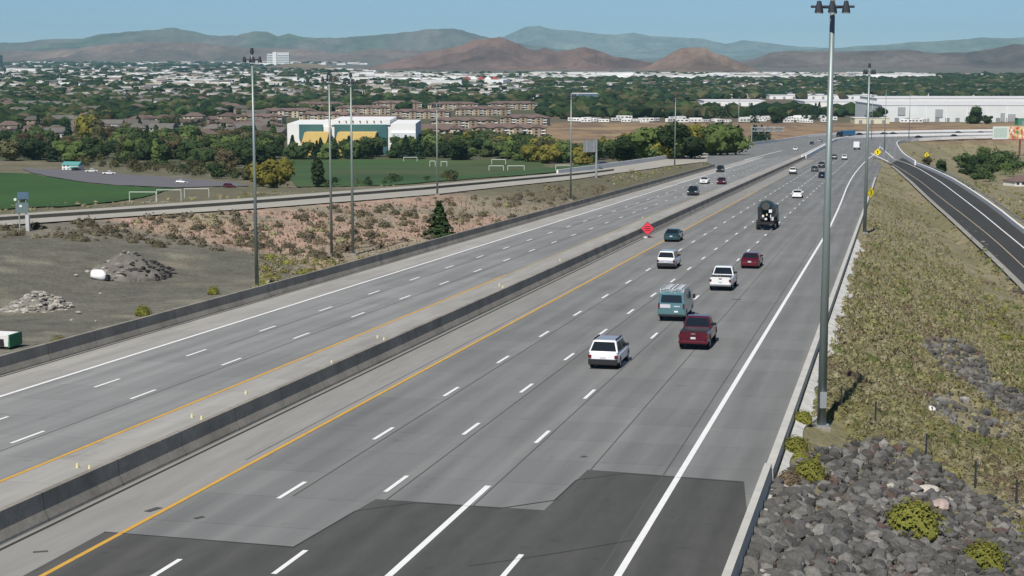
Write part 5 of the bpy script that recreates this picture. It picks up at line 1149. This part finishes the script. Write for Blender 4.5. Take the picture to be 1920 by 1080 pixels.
# ---- apartments
M_aptr = mat('apartment_roof', (.165, .115, .10), .95, .12, .3, objrand=.15)
ap = {}
def apartments(p, rz, label, nb=4, wm=0, s=1.0):
    k = (nb, wm)
    if k not in ap:
        L = nb * 14.0; d = 16; z = 9
        b = MB().box(-L / 2, L / 2, -d / 2, d / 2, -3, z); gab = MB()
        bays = MB().box(-3.2, 3.2, -d / 2 - 2.2, -d / 2, -3, z + .6)
        for i in range(nb):
            x = -L / 2 + 7 + i * 14
            if i: continue
            x = 0; gab.add([(x - 3.9, -d / 2 - 2.9, z + .6), (x + 3.9, -d / 2 - 2.9, z + .6), (x, -d / 2 - 2.9, z + 2.9), (x - 3.9, 0, z + .6), (x + 3.9, 0, z + .6), (x, 0, z + 2.9)], [(0, 1, 2), (1, 4, 5, 2), (0, 2, 5, 3), (0, 3, 4, 1)])
        ap[k] = (b.me('wall', M_walls[wm]), bays.me('bay', M_walls[0 if wm else 2]), roof_mesh(L, d, z, 3.6, 1.0, True, M_aptr), gab.me('gable_roof', M_aptr), MB().box(-.9, .9, -.1, 0, 0, 1.6).me('window', M_win), MB().box(-1.8, 1.8, -1.2, 0, 0, 1.0).me('balcony', M_walls[1]), L, d)
    b, by, rf, gb, wn, bl, L, d = ap[k]
    t = empty('apartment_building', p, rz); t.scale = (s, s, s * (.74 if p.y > 1150 and wm == 0 or p.y > 1300 else 1)); tag(t, label, 'apartment building')
    link('wall', b, t); link('roof', rf, t)
    for i in range(nb):
        x = -L / 2 + 7 + i * 14; link('bay', by, t).location = (x, 0, 0); link('gable_roof', gb, t).location = (x, 0, 0)
        for q in range(3):
            o = link('window', wn, t); o.location = (x, -d / 2 - 2.2, .6 + q * 3)
            for dx in (-5.2, 5.2):
                o = link('window', wn, t); o.location = (x + dx, -d / 2, .6 + q * 3)
            if q: o = link('balcony', bl, t); o.location = (x + 5.2, -d / 2, q * 3 - .1)
    return t
AP = [(815, 266, .05, 3, 2, 'brown walled apartment block right of the teal building'), (955, 255, -.05, 4, 0, 'cream apartment block at the right end, front row'), (480, 250, .1, 3, 2, 'brown apartment block left of the teal building'),
      (700, 236, .05, 4, 0, 'apartment block with a long mauve roof behind the white building'), (620, 228, -.1, 4, 0, 'apartment block behind the left end of the white building'), (870, 240, .1, 4, 0, 'apartment block with three gables between front row blocks'), (985, 234, -.2, 3, 0, 'apartment block at the right end, second row'),
      (540, 220, .15, 4, 2, 'apartment block at the left end, second row'), (790, 222, -.08, 4, 0, 'apartment block in the middle, second row from the back'), (905, 216, .08, 4, 0, 'apartment block right of the middle, second row from the back'), (680, 214, .1, 4, 0, 'apartment block left of the middle, second row from the back'),
      (600, 206, -.1, 4, 0, 'apartment block at the left end, back row'), (745, 204, .06, 4, 0, 'apartment block in the middle, back row'), (850, 206, -.06, 4, 0, 'apartment block right of the middle, back row'), (960, 205, .1, 4, 0, 'apartment block at the right end, back row'), (490, 232, -.1, 3, 0, 'small apartment block among trees at the far left of the complex')]
for a, b, r, nb, wm, lb in AP: apartments(at(a, b), r, lb, nb, wm)
# ---- teal and yellow arena
def block_px(x0, x1, yb, yt, depth, name, m, parent, base, fwd=0, top=None):
    """box whose front face spans picture columns x0-x1 and rows yt-yb at the distance of its building"""
    d = base.y - fwd; sc = d / FPX; z = lambda q: CAMZ + ray(960, q)[2] / ray(960, q)[1] * d - base.z
    mb = MB().box((x0 - 960) * sc * CP2 - base.x, (x1 - 960) * sc * CP2 - base.x, -fwd, -fwd + depth, z(yb), z(yt))
    return mb.build(name, m, parent)
CP2 = 1.0
M_tealw = mat('teal_wall', (.045, .13, .135), .6, .05, .3); M_yel = mat('yellow_wall', (.70, .50, .17), .8, .05, .3); M_whw = mat('white_wall', (.78, .78, .76), .8, .04, .2); M_gryw = mat('light_grey_wall', (.66, .69, .68), .8, .06, .1)
p = at(660, 290); t = empty('arena_building', p); tag(t, 'large hall with white roof band, teal wall and yellow lower wings', 'building')
block_px(540, 780, 292, 232, 60, 'wall', M_whw, t, p); block_px(622, 732, 234, 225.5, 58, 'upper_band', M_whw, t, p, 1); block_px(562, 606, 262, 233.5, 2, 'teal_panel', M_tealw, t, p, 2); block_px(628, 726, 292, 233.5, 2, 'teal_panel', M_tealw, t, p, 2)
block_px(734, 780, 290, 249, 2, 'grey_panel', M_gryw, t, p, 1.5); block_px(608, 622, 290, 238, 2, 'grey_panel', M_gryw, t, p, 1.2)
for x0, x1 in ((572, 618), (634, 706)):
    d = p.y - 14; sc = d / FPX; z = lambda q: CAMZ + ray(960, q)[2] / ray(960, q)[1] * d - p.z
    a, b = (x0 - 960) * sc - p.x, (x1 - 960) * sc - p.x
    MB().prism([(a - 3, z(292)), (b - 3, z(292)), (b, z(248.5)), (a, z(248.5))] if False else [(a - 4, z(292)), (b - 4, z(292)), (b, z(248.5)), (a, z(248.5))], -14, -2).build('yellow_wing', M_yel, t)
for i in range(7): block_px(636 + i * 13, 638 + i * 13, 228.5, 226.5, .6, 'roof_vent', M_black, t, p, 1.8)
# ---- warehouses and white buildings, each its own object
W_ = [(1650, 1990, 229, 198, 120, 1, 'huge light grey warehouse with grey door panels at the right'), (1640, 1990, 207, 185, 90, 0, 'long white warehouse behind the huge grey one'), (1506, 1642, 210, 191, 80, 0, 'white warehouse left of the huge grey one'), (1318, 1432, 199, 189.5, 60, 0, 'long low white warehouse behind dark trees'),
      (1440, 1640, 186, 179, 70, 0, 'low white warehouse with a long flat roof line'), (1330, 1438, 184, 178, 60, 0, 'white warehouse at the left end of the long row'), (1640, 1850, 184, 181, 60, 1, 'grey roofed hall behind the warehouses'), (1040, 1115, 170, 163, 40, 0, 'white low hall with red trim beside green trees'), (1048, 1070, 178, 172, 25, 2, 'small blue roofed building by the green trees'),
      (1072, 1120, 188, 176, 30, 2, 'blue and brown store building left of the warehouses'), (1295, 1330, 205, 196, 25, 3, 'brown building left of the long low warehouse'), (790, 866, 161, 152, 40, 0, 'long white building with dark window band on the left plain'), (736, 790, 153, 146, 50, 0, 'white hall left of the long banded building'), (870, 932, 155, 149, 30, 0, 'white store with red roof on the left plain'),
      (828, 868, 184, 178, 25, 0, 'white gabled building above the apartments'), (1010, 1110, 150, 143, 60, 0, 'white hall at the foot of the brown hills, left'), (1117, 1185, 147, 136, 60, 0, 'white factory with small stacks below the brown hills'), (1190, 1350, 149, 142, 90, 0, 'long white strip of halls below the round hill'), (1360, 1440, 150, 142, 60, 0, 'white hall right of the round hill'), (1450, 1560, 148, 142, 60, 0, 'white hall under the right hills, left of the mast'),
      (1600, 1748, 148, 139.5, 120, 0, 'very long bright white hall under the right hills'), (1500, 1600, 144, 140, 50, 0, 'thin white hall left of the very long one'), (330, 420, 160, 154, 60, 0, 'white flat roofed store on the left plain'), (500, 560, 150, 145, 50, 0, 'white hall right of the left mast head'), (565, 640, 152, 147, 40, 1, 'light grey hall on the left plain near the knoll'), (20, 75, 134, 129, 60, 0, 'white hall near the left edge of the plain'),
      (640, 700, 148, 143, 50, 0, 'white hall below the low knoll'), (930, 1000, 152, 147, 40, 0, 'white hall left of the green far trees'), (1600, 1665, 232, 222, 20, 4, 'cream long building at the edge of the dry field'), (1905, 1990, 235, 222, 10, 5, 'green walled yard at the right warehouse end')]
wcol = [M_whw, M_gryw, mat('blue_wall', (.09, .14, .20), .7), mat('brown_wall', (.25, .13, .10), .8), mat('cream_wall', (.62, .60, .45), .8), mat('green_wall', (.05, .22, .14), .7)]
M_wroof = mat('white_roof', (.66, .66, .65), .7, .08, .05)
for x0, x1, yb, yt, dep, c, lb in W_:
    p = at((x0 + x1) / 2, yb); t = empty('warehouse' if x1 - x0 > 60 else 'hall', p); tag(t, lb, 'warehouse' if x1 - x0 > 60 else 'building')
    block_px(x0, x1, yb + 2, yt, dep, 'wall', wcol[c], t, p); sc = p.y / FPX; H = (yb - yt) * sc
    MB().box((x0 - 960) * sc - p.x - .4, (x1 - 960) * sc - p.x + .4, -.4, dep + .4, H, H + .5).build('roof', M_wroof, t)
    n = max(2, int((x1 - x0) / 18)); dm_ = MB().box(-2.2, 2.2, -.15, -.02, 0, 4).me('door', mat('door_grey', (.24, .25, .27), .6))
    for i in range(n): o = link('door', dm_, t); o.location = ((x0 + (i + .5) * (x1 - x0) / n - 960) * sc - p.x, 0, 0); o.scale = (min(1, .02 * H + .6), 1, min(1.0, H / 6))
    if H > 8:
        st_ = MB().box(-.3, .3, -.2, -.02, 0, H * .96).me('pilaster', M_whw)
        for i in range(n // 2): o = link('pilaster', st_, t); o.location = ((x0 + (i + .2) * (x1 - x0) / (n // 2) - 960) * sc - p.x, 0, 0)
    if x0 == 1650:
        for (a0, a1, b0, b1) in ((1680, 1694, 216, 201), (1750, 1764, 220, 205), (1872, 1880, 228, 212), (1886, 1900, 228, 214)): block_px(a0, a1, b0, b1, .5, 'grey_panel', mat('panel_grey', (.33, .34, .35), .7), t, p, .6)
    if x0 == 870:
        rd = mat('red_roof', (.35, .06, .05), .7)
        for i in range(5): MB().add([(-9, -3, 0), (9, -3, 0), (0, -3, 7), (-9, 30, 0), (9, 30, 0), (0, 30, 7)], [(0, 1, 2), (1, 4, 5, 2), (0, 2, 5, 3), (3, 5, 4), (0, 3, 4, 1)]).build('gable', M_whw if i % 2 else rd, t).location = ((876 + i * 13 - 960) * sc - p.x, 0, H)
# ---- hotel towers far off
p = at(525, 122); t = empty('hotel_tower', p); tag(t, 'pale high rise hotel standing alone on the far plain', 'hotel')
block_px(505, 516, 123, 101, 30, 'wing', M_gryw, t, p); block_px(515.5, 522.5, 123, 97.5, 34, 'core', M_whw, t, p, 6); block_px(524, 546, 123, 99, 40, 'wing', M_gryw, t, p, 0); block_px(523.5, 546.5, 100, 98.5, 42, 'roof_band', M_whw, t, p, 1); block_px(490, 512, 123, 118, 30, 'podium', M_whw, t, p, 8)
for i in range(6): block_px(505.5, 515.5, 120.5 - i * 3.2, 119.6 - i * 3.2, .6, 'window_band', M_win, t, p, .7); block_px(525, 545.5, 120.5 - i * 3.2, 119.6 - i * 3.2, .6, 'window_band', M_win, t, p, .7)
p = at(3, 126); t = empty('office_tower', p); tag(t, 'dark high rise at the left picture edge on the far plain', 'high rise'); block_px(-14, 9, 126, 103, 40, 'wall', mat('dark_tower', (.06, .06, .075), .5), t, p); block_px(-14, 9, 104, 102, 42, 'roof_band', M_gryw, t, p, 1)
for i in range(5): block_px(-13, 8, 122 - i * 4, 120.8 - i * 4, .6, 'window_band', M_win, t, p, .7)
# ---- trailers
M_tr = mat('trailer_white', (.74, .74, .71), .5, objrand=.12)
trm = MB().box(-5, 5, -1.3, 1.3, .4, 3.2).me('body', M_tr, bevel=.2); trw = MB().box(-4.2, -2.6, -1.36, -1.3, 1.5, 2.4).box(-1.2, .4, -1.36, -1.3, 1.5, 2.4).box(2.2, 4.2, -1.36, -1.3, 1.5, 2.4).me('window_band', M_win); tru = MB().box(-4.4, 4.4, -1.1, 1.1, 0, .4).me('chassis', M_black)
for k, (a, b) in enumerate(px_scatter([(1045, 222), (1130, 224), (1560, 222), (1560, 231), (1045, 230)], 62, rng) + px_scatter([(1600, 226), (1740, 226), (1740, 231), (1600, 231)], 8, rng)):
    t = empty('trailer', at(a, b), rng.uniform(-.5, .9)); tag(t, 'white trailer parked in the long row beyond the dry field', 'trailer', 'white trailers beyond the dry field'); s = rng.uniform(.8, 1.25); t.scale = (s, s, s)
    link('body', trm, t); link('window_band', trw, t); link('chassis', tru, t)
# ---- far town, one mass of small buildings
V_, F_, C_ = [], [], []; cnt = 0
bxv = np.array([(-1, -1, 0), (1, -1, 0), (1, 1, 0), (-1, 1, 0), (-1, -1, 1), (1, -1, 1), (1, 1, 1), (-1, 1, 1), (-1, 0, 1.45), (1, 0, 1.45)], float); bxf = [(0, 1, 5, 4), (2, 3, 7, 6), (4, 5, 9, 8), (6, 7, 8, 9), (1, 2, 6, 5), (3, 0, 4, 7), (5, 6, 9, 9), (7, 4, 8, 8)]
def far_box(p, w, d, h, wallc, roofc, flat):
    global cnt
    v = bxv.copy(); 
    if flat: v[8:, 2] = 1.0
    a = rng.uniform(-.5, .5); v = v * [w, d, h]; c_, s_ = math.cos(a), math.sin(a); v = np.stack([v[:, 0] * c_ - v[:, 1] * s_, v[:, 0] * s_ + v[:, 1] * c_, v[:, 2]], 1) + np.array(p)
    for f in bxf:
        q = v[list(f)[:4]]; k = len(V_) * 4; V_.append(q); F_.append((k, k + 1, k + 2, k + 3)); C_.append(np.tile(roofc if f[0] in (4, 6) and f[2] in (9, 8) else wallc, (4, 1)))
tone = [(.75, .75, .73), (.62, .60, .55), (.45, .40, .33), (.30, .24, .19), (.78, .78, .78)]
for poly, n, (w0, w1), h0 in [([(-200, 120), (640, 126), (760, 140), (1900, 141), (1900, 152), (900, 166), (-200, 160)], 900, (7, 22), 4.5), ([(-200, 162), (900, 168), (1300, 158), (1900, 162), (2050, 180), (1060, 186), (-200, 190)], 700, (6, 10), 4), ([(-200, 106), (640, 108), (700, 122), (-200, 122)], 420, (12, 40), 7), ([(1000, 140), (1750, 140), (1750, 147), (1000, 148)], 160, (15, 40), 7),
        ([(250, 138), (420, 138), (430, 162), (300, 162)], 120, (10, 30), 6), ([(620, 138), (960, 140), (960, 156), (620, 152)], 140, (12, 35), 6)]:
    for a, b in px_scatter(poly, n, rng):
        c = tone[int(rng.choice([0, 0, 1, 2, 3, 4]))]; w = rng.uniform(w0, w1); fl = w > 13; far_box(at(a, b) - Vector((0, 0, .5)), w, w * .6, h0 * rng.uniform(.8, 1.3) + .5, c, (.62, .62, .6) if fl else [(.14, .11, .095), (.13, .13, .13), (.3, .28, .25)][int(rng.integers(3))], fl)
v = np.concatenate(V_); big_mesh('distant_town', v, np.array(F_), np.concatenate(C_), mat('town_walls', attr='Col', rough=.85))
